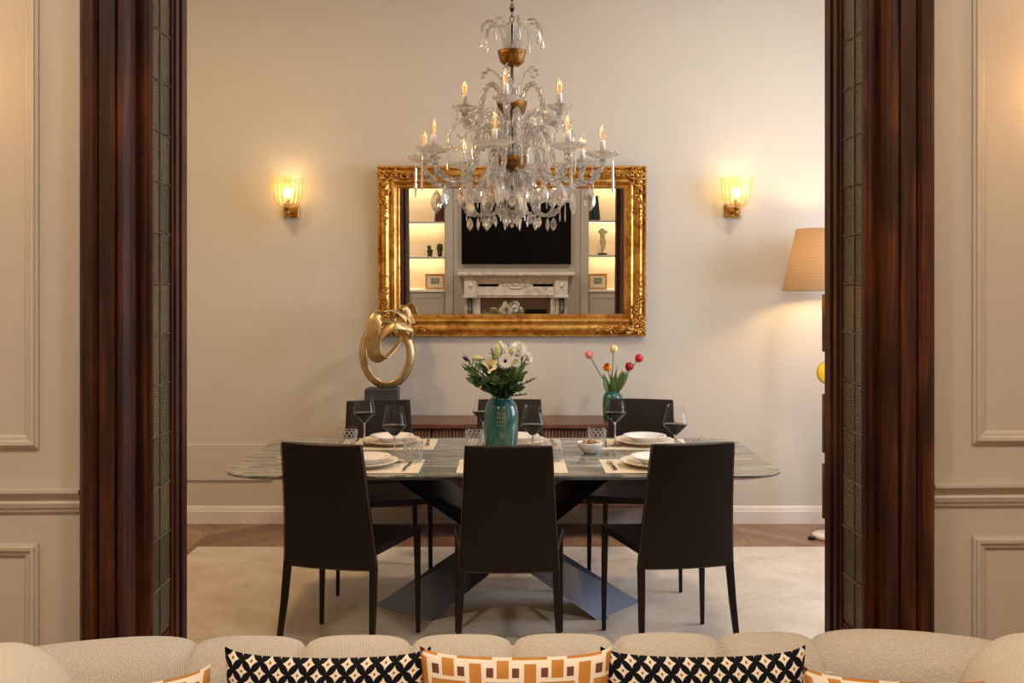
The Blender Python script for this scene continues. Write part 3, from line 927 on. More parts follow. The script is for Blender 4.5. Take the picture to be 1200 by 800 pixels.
# ------------------------------------------------------------------ wall sconces
def make_sconce(label):
    t = thing('wall_sconce', label, 'wall lamp', group='ribbed glass wall sconces')
    # origin on the wall at the backplate centre; -Y into the room
    b = B(); b.rbox(-.048,.048,-.018,0,-.045,.045,.003); b.build('backplate', MT['brass'], t)
    b = B(); b.tube([(0,-.016,-.012),(0,-.12,-.012)], .010, 10); b.tube([(0,-.12,-.040),(0,-.12,.004)], .014, 14)
    b.lathe([(.0,.002),(.026,.003),(.030,.009),(.0,.011)], 18, (0,-.12,0)); b.build('bracket', MT['brass'], t)
    ribs = lambda a, j: 1+.055*abs(math.cos(9*a))
    prof = [(.018,.006),(.045,.014),(.070,.038),(.085,.073),(.092,.113),(.093,.160),(.093,.200)]
    b = B(); b.lathe(prof, 108, (0,-.12,0), fr=ribs, cap=False); b.build('lamp_shade', MT['amber'], t)
    b = B(); b.lathe([(.012,.011),(.012,.058)], 10, (0,-.12,0)); b.build('lamp_holder', MT['brass'], t)
    b = B(); b.ball((0,-.12,.105), .026, 10, sc=(1,1,1.25)); b.build('bulb', MT['bulb_on'], t)
    return t
def lamp(name, typ, loc, energy, col, size=.05, rot=None, sx=None, sy=None, spread=None):
    d = bpy.data.lights.new(name, typ); d.energy = energy; d.color = lin(col)
    if typ == 'AREA':
        d.shape = 'RECTANGLE' if sy else 'DISK'; d.size = sx or size
        if sy: d.size_y = sy
        if spread: d.spread = spread
    else: d.shadow_soft_size = size
    o = bpy.data.objects.new(name, d); COL.objects.link(o); o.location = loc
    if rot: o.rotation_euler = rot
    return o
WARM = (255,206,138)
sL = make_sconce('lit ribbed amber glass sconce on the wall left of the gilt mirror')
sconces = [(-1.392, WY-.001, 1.975, 0), (1.392, WY-.001, 1.975, 0)]
sL.location = sconces[0][:3]
dup(sL, sconces[1][:3], 0, 'lit ribbed amber glass sconce on the wall right of the gilt mirror')
for x, y, z, r in sconces: lamp('sconce_light', 'POINT', (x, y-.12, z+.145), P_SC, WARM, .035)
# two more of the same sconces on the living-room side of the dividing wall
for s_ in (-1,1):
    u = s_*1.62
    X = u*math.cos(DROT); Y = DY+u*math.sin(DROT)-.002
    dup(sL, (X, Y, 1.95), DROT, 'lit ribbed amber glass sconce on the panelled wall %s of the doorway' % ('left' if s_ < 0 else 'right'))
    lamp('sconce_light', 'POINT', (X, Y-.12, 2.065), P_SC2, WARM, .035)

# ------------------------------------------------------------------ floor lamp
LX, LY = 1.885, 5.93
fl = thing('floor_lamp', 'floor lamp with tapered woven shade beside the right door jamb', 'lamp', (LX,LY,0))
b = B(); b.lathe([(.0,0),(.088,0),(.095,.008),(.095,.022),(.088,.028),(.02,.032),(.0,.032)], 40); b.build('base', MT['cream_ware'], fl)
b = B(); b.tube([(0,0,.03),(0,0,1.72)], .009, 12)
for z, h in ((.12,.32),(.51,.345),(1.11,.34)): b.tube([(0,0,z),(0,0,z+h)], .038, 24)
b.build('pole', MT['bronze'], fl)
b = B(); b.lathe([(.0,-.014),(.060,-.012),(.072,0),(.060,.012),(.0,.014)], 30, mat=Matrix.Translation((0,0,.985)) @ Matrix.Rotation(PI/2,4,'X')); b.build('glass_disc', MT['glow_yellow'], fl)
b = B(); b.lathe([(.268,1.472),(.188,1.838)], 64, cap=False)
b.lathe([(.266,1.472),(.270,1.472),(.270,1.477),(.266,1.477)], 64, cap=False); b.build('lamp_shade', MT['shade'], fl)
b = B(); b.tube([(-.185,0,1.82),(.185,0,1.82)], .003, 6); b.ball((0,0,1.66), .03, 10, m=1)
b.build('bulb', [MT['brass'], MT['bulb_on']], fl)
lamp('floor_lamp_light', 'POINT', (LX, LY, 1.66), P_FL, WARM, .04)
b = B(); b.lathe([(0,0),(.022,0),(.022,.012),(.016,.016),(0,.016)], 18)
o = tag(b.build('foot_switch', MT['black_metal']), 'small round black foot switch on the floor by the lamp base', 'switch'); o.location = (1.775,5.90,0)
b = B(); b.tube(smooth_path([(1.79,5.90,.005),(1.80,5.93,.004),(1.83,5.99,.004),(1.88,6.03,.006)],6), .003, 6)
tag(b.build('power_cord', MT['black_metal']), 'thin dark power cord running from the foot switch to the lamp', 'cord')
# ------------------------------------------------------------------ tableware
TT = TZ
def make_placemat(label):
    b = B(); n = 10
    b.rbox(-.225,.225,-.155,.155,0,.002,.0006)
    return tag(b.build('placemat', MT['linen']), label, 'placemat', 'linen placemats')
def make_plate(label):
    b = B()
    b.lathe([(.0,.002),(.075,.002),(.080,.0),(.086,.002),(.100,.010),(.128,.019),(.137,.022),(.1385,.0245),(.137,.0255),(.126,.0225),(.100,.0145),(.088,.008),(.078,.0065),(0,.006)], 56)
    return tag(b.build('dinner_plate', MT['cream_ware']), label, 'plate', 'cream dinner plates')
def make_bowl(label):
    b = B()
    b.lathe([(.0,.003),(.040,.003),(.044,0),(.048,.003),(.062,.014),(.078,.024),(.100,.031),(.1035,.0335),(.102,.0350),(.092,.0335),(.076,.028),(.060,.018),(.045,.009),(0,.007)], 56)
    return tag(b.build('soup_plate', MT['porcelain']), label, 'bowl', 'white soup plates')
def make_wineglass(label):
    t = thing('wine_glass', label, 'wine glass', group='red wine glasses on the table')
    b = B(); b.lathe([(.0,.0015),(.036,.0),(.038,.0012),(.030,.003),(.008,.006),(.0042,.012),(.0036,.06),(.0038,.100),(.006,.110)], 32, cap=False); b.build('stem', MT['cutglass'], t)
    b = B(); b.lathe([(.004,.108),(.018,.120),(.050,.152),(.0525,.158),(.0515,.164),(.043,.205),(.036,.240),(.0365,.2405)], 44, cap=False); b.build('bowl', MT['thin'], t)
    b = B(); b.lathe([(.0,.112),(.010,.1145),(.017,.1205),(.046,.150),(.0495,.1555),(.0495,.158),(0,.158)], 40); b.build('wine', MT['wine'], t)
    return t
def make_tumbler(label):
    t = thing('tumbler', label, 'glass', group='cut glass tumblers')
    H = .095
    R = lambda v: .031+.013*v**.8
    b = B()
    b.lathe([(0,0),(.030,0),(.0312,.002)]+[(R(q/12), H*q/12) for q in range(1,13)]+[(.0428,H+.0008),(.0415,H-.001)]+[(R(q/12)-.0022, H*q/12) for q in range(11,1,-1)]+[(.026,.013),(0,.012)], 48, cap=False)
    b.build('body', MT['thin'], t)
    b = B(); K = 12
    for sg in (-1,1):
        for k in range(K):
            pts = []
            for i in range(15):
                v = .07+.80*i/14; a = 2*PI*k/K+sg*(v-.07)*1.75
                pts.append(((R(v)+.0003)*math.cos(a), (R(v)+.0003)*math.sin(a), H*v))
            b.tube(pts, .00125, 5)
    for v in (.07,.87): b.tube([((R(v)+.0003)*math.cos(2*PI*i/36), (R(v)+.0003)*math.sin(2*PI*i/36), H*v) for i in range(36)], .001, 5, closed=True)
    b.build('diamond_cut_pattern', MT['cutline'], t); return t
def make_fork(label):
    b = B()
    pts = [(0,-.10,.004),(0,-.05,.005),(0,.0,.006),(0,.03,.007),(0,.045,.005)]
    P = smooth_path(pts, 4); N = len(P)
    vs = []; 
    for i, p in enumerate(P):
        t_ = i/(N-1); w = .0075-.005*min(1, t_*1.6) if t_ < .75 else .0025+.009*((t_-.75)/.25)
        for dx, dz in ((-w,0),(w,0),(w,.002),(-w,.002)): vs.append((p.x+dx, p.y, p.z+dz))
    fs = [(i*4+k, i*4+(k+1)%4, (i+1)*4+(k+1)%4, (i+1)*4+k) for i in range(N-1) for k in range(4)] + [(3,2,1,0), tuple((N-1)*4+k for k in range(4))]
    b.add(vs, fs)
    for k in range(4):
        x = -.0093+.0062*k
        b.tube([(x,.045,.006),(x,.065,.004),(x*.95,.095,.008)], [.0016,.0015,.0008], 5)
    return tag(b.build('fork', MT['steel']), label, 'fork', 'steel forks')
def make_knife(label):
    b = B()
    b.rbox(-.006,.006,-.11,-.01,.0005,.0065,.002)
    b.add([(-.002,-.01,.001),(.008,-.01,.001),(.010,.05,.001),(.006,.095,.001),(-.002,.11,.001),(-.002,-.01,.0028),(.008,-.01,.0016),(.010,.05,.0016),(.006,.095,.0016),(-.002,.11,.0028)],
          [(4,3,2,1,0),(5,6,7,8,9),(0,1,6,5),(1,2,7,6),(2,3,8,7),(3,4,9,8),(4,0,5,9)])
    return tag(b.build('knife', MT['steel']), label, 'knife', 'steel knives')
near = [(-.600,4.145,'the front left chair','front left'), (.000,4.145,'the front centre chair','front centre'), (.600,4.145,'the front right chair','front right')]
far = [(-.585,4.715,'the far left chair','far left'), (.010,4.715,'the far centre chair','far centre'), (.610,4.715,'the far right chair','far right')]
protos = {}
def place(kind, maker, loc, rz, label):
    if kind not in protos:
        o = maker(label); protos[kind] = o; o.location = loc; o.rotation_euler = (0,0,rz); return o
    return dup(protos[kind], loc, rz, label)
for (x, y, who, pos), sgn, rz in [(q, 1, 0) for q in near]+[(q, -1, PI) for q in far]:
    P = 'plate setting'
    place('mat', make_placemat, (x+.0*sgn, y, TT+.0002), rz, 'beige linen placemat in front of %s' % who)
    place('plate', make_plate, (x-.012*sgn, y+.0*sgn, TT+.0024), rz, 'cream dinner plate on the placemat before %s' % who)
    place('bowl', make_bowl, (x-.012*sgn+.005, y, TT+.0024+.0085), rz, 'white soup plate stacked on the dinner plate before %s' % who)
    place('fork', make_fork, (x-.185*sgn, y-.01*sgn, TT+.0024), rz+.05, 'steel fork on the placemat before %s' % who)
    place('knife', make_knife, (x+.165*sgn, y-.01*sgn, TT+.0024), rz-.04, 'steel knife on the placemat before %s' % who)
wg = [(-.500,4.235,'red wine glass at the front left setting, in front of the far left plates'),
      (.088,4.255,'red wine glass just right of the big teal vase'),
      (.700,4.27,'red wine glass partly behind the top of the front right chair'),
      (-.690,4.655,'red wine glass below the knot sculpture, farthest left of all'),
      (-.135,4.69,'red wine glass mostly hidden behind the big teal vase'),
      (.483,4.66,'red wine glass standing in front of the tulip vase')]
for x, y, lb in wg: place('wine', make_wineglass, (x, y, TT+.0003), 0, lb)
tm = [(-.420,4.245,'cut glass tumbler at the front left setting, right of its wine glass'),
      (.178,4.265,'cut glass tumbler beside the front centre chair back'),
      (.790,4.30,'cut glass tumbler behind the front right chair'),
      (-.757,4.60,'cut glass tumbler at the far left setting, leftmost glass on the table'),
      (-.173,4.585,'cut glass tumbler left of the big teal vase'),
      (.394,4.62,'cut glass tumbler right behind the nut bowl')]
for x, y, lb in tm: place('tumbler', make_tumbler, (x, y, TT+.0003), 0, lb)
# nut bowl
NBX, NBY = .350, 4.47
b = B(); b.lathe([(0,.004),(.024,.004),(.026,0),(.029,.003),(.048,.022),(.058,.044),(.059,.050),(.057,.050),(.054,.044),(.044,.024),(.026,.010),(0,.009)], 44)
o = tag(b.build('snack_bowl', MT['porcelain']), 'small white bowl filled with roasted nuts on the marble', 'bowl'); o.location = (NBX,NBY,TT+.0003)
rnd = random.Random(5)
b = B()
for i in range(75):
    a = rnd.uniform(0,2*PI); r = .046*math.sqrt(rnd.random()); z = .036+.020*(1-(r/.05)**2)*rnd.uniform(.3,1)
    b.ball((0,0,0), .0075, 5, sc=(1.5,.75,.7), mat=Matrix.Translation((r*math.cos(a), r*math.sin(a), z)) @ Euler((rnd.uniform(-.6,.6), rnd.uniform(-.6,.6), rnd.uniform(0,6))).to_matrix().to_4x4())
o = tag(b.build('mixed_nuts', MT['nut']), 'heap of roasted nuts in the small white bowl', 'nuts'); o.location = (NBX,NBY,TT+.0005); o['kind'] = 'stuff'

# ------------------------------------------------------------------ vases
def vase_prof(R, H, neck):
    out = [(0,0),(R*.80,0),(R*.86,.004),(R*.93,H*.12),(R*.985,H*.34),(R,H*.52),(R*.985,H*.68),(R*.90,H*.84),(R*.72,H*.94),(neck*1.08,H*.985),(neck*1.05,H),(neck*.92,H),(neck*.9,H*.96),(R*.82,H*.82),(R*.9,H*.5),(R*.8,H*.06),(0,H*.05)]
    return out
def sm(prof, n=4):
    P = smooth_path([(r,0,z) for r,z in prof], n); return [(max(0,p.x), p.z) for p in P]
VX, VY = -.048, 4.44
b = B(); b.lathe(sm(vase_prof(.0775,.252,.045)), 64, cap=False)
o = tag(b.build('vase', MT['teal']), 'large teal glazed vase in the middle of the table', 'vase'); o.location = (VX,VY,TT+.0003)
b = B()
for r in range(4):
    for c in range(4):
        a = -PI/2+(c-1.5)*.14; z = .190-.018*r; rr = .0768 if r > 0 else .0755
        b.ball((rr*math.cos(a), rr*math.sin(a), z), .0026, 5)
b.build('relief_dots', MT['vase_dots'], o)  # small tan dots set in rows on the vase front
TVX, TVY = .610, 6.03
b = B(); b.lathe(sm(vase_prof(.0625,.178,.032)), 56, cap=False)
o = tag(b.build('vase', MT['teal']), 'smaller teal vase holding tulips on the sideboard', 'vase'); o.location = (TVX,TVY,.6872)

# ------------------------------------------------------------------ flower builders
def petal(b, L, W, cup, bend, mat, m=0, tip=.0, n=5):
    def fn(u, v):
        w = W*math.sin(PI*min(1, .08+.92*v)**.8)*(1-.15*v)
        x = (2*u-1)*w
        if v > .97: x *= .3
        z = L*v*math.cos(bend*v)-cup*(1-(2*u-1)**2)*0
        y = L*v*math.sin(bend*v)+cup*((2*u-1)**2)*math.sin(PI*v)*-1
        return (x, y, z)
    b.grid(fn, n, n+1, m=m, mat=mat)
def leaf(b, base, d, L, W, m=0, curl=.3, roll=0):
    M4 = aim(d, base, roll)
    def fn(u, v):
        w = W*math.sin(PI*v**.8)**.9*.5 if 0 < v < 1 else .0003
        x = (2*u-1)*w
        return (x, curl*L*v*v*.5+abs(x)*.35, L*v)
    b.grid(fn, 4, 7, m=m, mat=M4)
def stem_part(root, p0, p1, r, bow=(0,0,0), mat='stem'):
    mid = (Vector(p0)+Vector(p1))/2+Vector(bow)
    b = B(); pts = smooth_path([p0, mid, p1], 6); b.tube(pts, [r]*len(pts), 6); return b.build('stem', MT[mat], root)
def W2(px, py, Y): return Vector(((px-600)*Y/F, Y, CH-(py-HOR)*Y/F))
# tulips
neck = Vector((TVX,TVY,.6872+.178))
tul = [((692,414),'t_pink','pink tulip leaning out to the left of the tulip vase',0), ((719,408),'t_pale_yellow','pale yellow tulip standing tallest in the tulip vase',.01),
       ((747,418),'t_coral_red','bright red tulip leaning farthest right in the tulip vase',.02), ((712,428),'t_orange','orange tulip low in the tulip vase',-.03), ((736,428),'t_crimson','deep crimson tulip below the bright red one',-.03)]
for i, ((px,py), mt, lb, dy) in enumerate(tul):
    head = W2(px, py+4, TVY+dy); base = neck+Vector(((i-2)*.008, dy*.3, -.11))
    t = thing('tulip', lb, 'flower', tuple(base), group='tulips in the sideboard vase')
    h = head-base; nk = neck+Vector(((i-2)*.009, dy*.3, .0))-base
    b = B(); pts = smooth_path([(0,0,0), tuple(nk), tuple(h*.6+nk*.35), tuple(h)], 6); b.tube(pts, .0028, 6); b.build('stem', MT['stem'], t)
    d = (h-nk).normalized()
    if i == 3: d = Vector((-.2,-.75,.6))
    b = B()
    for ring_, (w, l, k) in enumerate(((.0165,.050,3),(.018,.052,3))):
        for q in range(k):
            def fn(u, v, w=w, l=l, ring_=ring_):
                a = (2*u-1)*.75*(1-.25*v**3)
                prof_r = .0035+.0225*math.sin(PI*(.10+.72*v))-.004*ring_
                if v > .8: a *= (1-(v-.8)*3.6)
                return (prof_r*math.sin(a), prof_r*math.cos(a), l*v-.004)
            b.grid(fn, 6, 8, mat=aim(d, h-d*.006, 2*PI*q/3+ring_*PI/3))
    b.build('flower_head', MT[mt], t)
    b = B()
    for q in range(2):
        a = rnd.uniform(0,2*PI); dd = Vector((d.x*.8+.25*math.cos(a), .25*math.sin(a), .95))
        leaf(b, nk-Vector((0,0,.03)), dd, rnd.uniform(.13,.19), .040, curl=rnd.uniform(.1,.35), roll=rnd.uniform(0,6))
    b.build('leaf', MT['tulipleaf'], t)
# bouquet
vn = Vector((VX,VY,TT+.252))
def flower_root(name, lb, cat, px, py, Y, grp=None, jit=None):
    a = rnd.uniform(0,2*PI); base = vn+Vector((.018*math.cos(a), .018*math.sin(a), -.12))
    t = thing(name, lb, cat, tuple(base), group=grp)
    h = W2(px,py,Y)-base; nk = vn+Vector((.020*math.cos(a), .020*math.sin(a), 0))-base
    d = (h-nk).normalized()
    b = B(); pts = smooth_path([(0,0,0), tuple(nk), tuple(nk*.4+h*.6), tuple(h)], 5); b.tube(pts, .0026, 6); b.build('stem', MT['stem'], t)
    return t, h, d, nk
def gerbera(lb, px, py, Y, face, R=.034, pet='white_petal', cen='dark_c'):
    t, h, d, nk = flower_root('gerbera', lb, 'flower', px, py, Y, 'flowers in the big teal vase')
    b = B(); MM = aim(face, h)
    for layer, (n, L, up) in enumerate(((18,R,.10),(16,R*.8,.28))):
        for q in range(n):
            R3 = MM @ Matrix.Rotation(2*PI*q/n+layer*.17, 4, 'Z') @ Matrix.Rotation(-PI/2+up, 4, 'X')
            petal(b, L*1.1, .0078, .001, .12, R3, n=3)
    b.build('petals', MT[pet], t)
    b = B(); b.ball((0,0,0), .008, 8, sc=(1,1,.4), mat=MM @ Matrix.Translation((0,0,.004))); b.build('flower_centre', MT[cen], t)
def chrys(lb, px, py, Y, face, R=.032, pet='white_petal', cen='yellow_c'):
    t, h, d, nk = flower_root('chrysanthemum', lb, 'flower', px, py, Y, 'flowers in the big teal vase')
    b = B(); MM = aim(face, h)
    for layer, (n, L, up) in enumerate(((16,R,.0),(16,R*.92,.3),(14,R*.8,.6),(12,R*.62,.9),(8,R*.4,1.2))):
        for q in range(n):
            R3 = MM @ Matrix.Rotation(2*PI*q/n+layer*.2, 4, 'Z') @ Matrix.Rotation(-PI/2+up, 4, 'X')
            petal(b, L*1.25, .0085, .002, -.35, R3, n=3)
    b.build('petals', MT[pet], t)
    b = B(); b.ball((0,0,0), .0075, 8, sc=(1,1,.7), mat=MM @ Matrix.Translation((0,0,.008))); b.build('flower_centre', MT[cen], t)
def lily_bud(lb, px, py, Y, d2, L=.062, r=.012, mt='bud'):
    t, h, d, nk = flower_root('lily_bud', lb, 'flower', px, py, Y, 'flowers in the big teal vase')
    b = B(); prof = [(.003,0),(r*.6,L*.1),(r*.95,L*.32),(r,L*.55),(r*.75,L*.8),(r*.3,L*.97),(.0,L)]
    b.lathe(sm(prof,3), 18, mat=aim(d2, h), fr=lambda a,j: 1+.10*math.cos(3*a)); b.build('bud', MT[mt], t)
def lily(lb, px, py, Y, face, R=.045):
    t, h, d, nk = flower_root('lily', lb, 'flower', px, py, Y, 'flowers in the big teal vase')
    b = B(); MM = aim(face, h-Vector(face).normalized()*.02)
    for q in range(6):
        R3 = MM @ Matrix.Rotation(2*PI*q/6, 4, 'Z') @ Matrix.Rotation(-.55-(q%2)*.12, 4, 'X')
        petal(b, R*1.05, .027, .005, .35, R3, n=5)
    b.build('petals', MT['cream_petal'], t)
    b = B()
    for q in range(5):
        a = 2*PI*q/5; b.tube([MM @ Vector((0,0,.005)), MM @ Vector((.009*math.cos(a),.009*math.sin(a),.034))], .0009, 5)
    b.build('stamens', MT['yellow_c'], t)
gerbera('cream gerbera with a dark centre facing the camera in the bouquet', 592, 423, 4.345, (.05,-1,.15))
chrys('big white chrysanthemum at the upper right of the bouquet', 607, 410, 4.40, (.25,-.75,.65), .036)
chrys('white chrysanthemum left of the biggest white bloom', 599, 413, 4.37, (-.2,-.85,.5), .024)
chrys('white chrysanthemum at the right edge of the bouquet', 618, 419, 4.42, (.8,-.5,.3), .024)
chrys('white chrysanthemum just below the biggest white bloom', 604, 424, 4.36, (.3,-.9,.1), .022)
chrys('large white chrysanthemum at the back of the bouquet seen in the mirror', 588, 416, 4.53, (-.05,.95,.3), .052)
chrys('white chrysanthemum at the back right of the bouquet', 606, 412, 4.52, (.4,.85,.3), .028)
lily('open cream lily left of the gerbera', 574, 428, 4.34, (-.15,-.9,.35))
lily_bud('long pale green lily bud pointing left', 567, 420, 4.36, (-1,-.1,.05), .055)
lily_bud('upright pale cream lily bud at the top of the bouquet', 583, 420, 4.36, (-.05,-.1,1), .060, .013)
lily_bud('slim green lily bud at the top left of the bouquet', 588, 410, 4.45, (-.25,.3,1), .045, .009)
# foliage
fols = []
def branch(name, lb, px, py, Y, n, L, W, mt, spread=1.0, grp='leafy stems in the big teal vase', start=.35):
    t, h, d, nk = flower_root(name, lb, 'foliage', px, py, Y, grp)
    b = B()
    for i in range(n):
        t_ = start+(1-start)*(i+.5)/n
        p = nk*(1-t_)+h*t_
        a = i*2.4+rnd.uniform(-.4,.4)
        side = Vector((math.cos(a), math.sin(a), rnd.uniform(-.1,.5)))
        leaf(b, p, d*.6+side*spread, L*rnd.uniform(.75,1.15), W*rnd.uniform(.8,1.15), curl=rnd.uniform(-.1,.5), roll=rnd.uniform(0,6))
    leaf(b, h*.98, d, L, W, curl=.2)
    b.build('leaves', MT[mt], t)
dirs = [((552,434),4.38,'leafy green stem at the left of the bouquet'), ((560,448),4.34,'leafy green stem low on the left of the bouquet'),
        ((570,438),4.34,'leafy green stem below the cream lily'), ((583,447),4.33,'leafy green stem in the front middle of the bouquet'),
        ((598,442),4.34,'leafy green stem below the gerbera'), ((610,436),4.36,'leafy green stem under the white blooms on the right'),
        ((566,430),4.50,'leafy green stem at the back left of the bouquet'), ((590,432),4.53,'leafy green stem at the back middle of the bouquet'),
        ((608,430),4.50,'leafy green stem at the back right of the bouquet'), ((575,456),4.36,'leafy green stem drooping over the left of the vase rim'),
        ((603,455),4.38,'leafy green stem over the right of the vase rim')]
for i_, ((px,py),Y,lb) in enumerate(dirs): branch('leafy_stem', lb, px, py, Y, 15, .062, .032, 'leafl' if i_ in (0,3,5) else 'leafg', .9, start=.1)
branch('leafy_stem', 'pointed light green stem reaching farthest left', 546, 432, 4.40, 9, .045, .013, 'leafl', .6, start=.45)
branch('leafy_stem', 'dark tapered leaves pointing up at the far left of the bouquet', 548, 422, 4.42, 8, .048, .016, 'leafg', .5, start=.5)
branch('fine_leaf_sprig', 'feathery green sprig at the top of the bouquet', 596, 406, 4.44, 26, .026, .005, 'leafg', .6, 'fine sprigs in the big teal vase', .5)
branch('fine_leaf_sprig', 'feathery green sprig at the top left of the bouquet', 577, 410, 4.44, 22, .024, .005, 'leafg', .6, 'fine sprigs in the big teal vase', .5)
branch('fine_leaf_sprig', 'airy small-leaved sprig reaching right beyond the vase', 627, 443, 4.40, 24, .014, .009, 'leafg', 1.3, 'fine sprigs in the big teal vase', .3)
branch('fine_leaf_sprig', 'airy small-leaved sprig hanging down on the right of the vase', 615, 462, 4.38, 22, .014, .009, 'leafg', 1.3, 'fine sprigs in the big teal vase', .3)

# ------------------------------------------------------------------ chandelier
CX, CY = .0, 4.42
chd = thing('chandelier', 'crystal chandelier with candle bulbs hanging in front of the mirror', 'chandelier', (CX,CY,0))
def cz(py): return CH+(HOR-py)*CY/F
b = B()
z = cz(26); k = 0
while z < CE-.06:
    pts = [(.0085*math.cos(2*PI*q/10), 0, .016*math.sin(2*PI*q/10)) for q in range(10)]
    b.tube(pts, .0022, 5, closed=True, mat=Matrix.Translation((0,0,z+.013)) @ Matrix.Rotation(PI/2*(k%2), 4, 'Z')); z += .0245; k += 1
b.build('chain', MT['black_metal'], chd)
b = B(); b.lathe([(0,CE-.0005),(.06,CE-.0005),(.058,CE-.02),(.03,CE-.045),(.008,CE-.055),(0,CE-.055)][::-1], 30); b.build('ceiling_cup', MT['brass'], chd)
b = B(); b.tube([(0,0,cz(28)),(0,0,cz(222))], .0045, 10); b.ball((0,0,cz(11)), .010, 8); b.build('rod', MT['black_metal'], chd)
# brass bowls
for py0, py1, R in ((60,78,.063),(120,137,.068),(184,202,.068)):
    z1_, z0_ = cz(py0), cz(py1); H = z1_-z0_
    b = B(); b.lathe([(.010,z0_),(R*.55,z0_+H*.06),(R*.85,z0_+H*.32),(R*.97,z0_+H*.75),(R*1.02,z1_),(R*.96,z1_),(R*.8,z0_+H*.4),(.012,z0_+H*.2)], 40, cap=False)
    b.build('bowl', MT['brass_emb'], chd)
# glass column pieces
b = B()
def urn(z, h, r): b.lathe(sm([(.008,z),(r*.5,z+h*.08),(r,z+h*.35),(r*.75,z+h*.65),(r*.35,z+h*.85),(r*.55,z+h*.95),(.008,z+h)],3), 20, fr=lambda a,j: 1+.06*math.cos(10*a), cap=False)
urn(cz(98), .07, .018); urn(cz(118), .06, .022)
urn(cz(160), .08, .026); urn(cz(183), .075, .022); urn(cz(214), .05, .035)
b.build('glass_column', MT['crystal'], chd)
b = B()
b.lathe(sm([(.01,cz(222)),(.05,cz(220)),(.085,cz(214)),(.100,cz(206)),(.096,cz(205)),(.07,cz(212)),(.01,cz(215))],3), 40, fr=lambda a,j: 1+.05*math.cos(16*a), cap=False)
b.build('glass_dish', MT['crystal'], chd)
b = B(); b.lathe(sm([(.0,cz(243)),(.010,cz(241)),(.016,cz(237)),(.008,cz(233)),(.022,cz(229)),(.030,cz(225)),(.01,cz(221))],3), 20, cap=False); b.build('finial', MT['crystal'], chd)

def star(tw, n=6, dep=.22):
    return lambda a, i: ((1+dep*math.cos(n*a))*math.cos(a+i*tw), (1+dep*math.cos(n*a))*math.sin(a+i*tw))
def drop_almond(b, x, z, s=1.0, y=0, thick=.30, ang=0):
    """faceted almond drop hanging with its top at z"""
    W, H = .0245*s, .098*s
    R = Matrix.Translation((x,y,z)) @ Matrix.Rotation(ang,4,'Z')
    ol = [(0,0),(.45,-.14),(.85,-.36),(1,-.56),(.72,-.80),(0,-1),(-.72,-.80),(-1,-.56),(-.85,-.36),(-.45,-.14)]
    vs = [(W*p[0],0,H*p[1]) for p in ol]; inn = [(W*p[0]*.55, -W*thick, H*(-.5+(p[1]+.5)*.6)) for p in ol]; inb = [(q[0], -q[1], q[2]) for q in inn]
    n = len(ol); vs = vs+inn+inb
    fs = [(i,(i+1)%n,n+(i+1)%n,n+i) for i in range(n)] + [((i+1)%n,i,2*n+i,2*n+(i+1)%n) for i in range(n)]
    fs += [tuple(range(n,2*n)), tuple(reversed(range(2*n,3*n)))]
    b.add(vs, fs, 0, False, mat=R)
    b.tube([(x,y,z-.002),(x,y,z+.010)], .0012, 5)
def drop_tear(b, x, z, s=1.0, y=0):
    b.lathe(sm([(.0012,z+.006*s),(.002,z),(.004*s,z-.010*s),(.0095*s,z-.030*s),(.008*s,z-.040*s),(.0,z-.046*s)],2), 12, c=(x,y,0))
def drop_spear(b, x, z, L, y=0):
    b.ball((x,y,z-.006), .005, 6)
    b.lathe([(.001,z-.010),(.0035,z-.022),(.0065,z-L*.72),(.005,z-L*.9),(0,z-L)], 6, c=(x,y,0), smooth=False)
def flower_orn(b, c, R, d):
    MM = aim(d, c)
    for q in range(8):
        a = 2*PI*q/8
        b.ball((R*.62*math.cos(a),R*.62*math.sin(a),0), R*.30, 6, sc=(1.1,1.1,.5), mat=MM)
    b.ball((0,0,0), R*.30, 6, mat=MM)

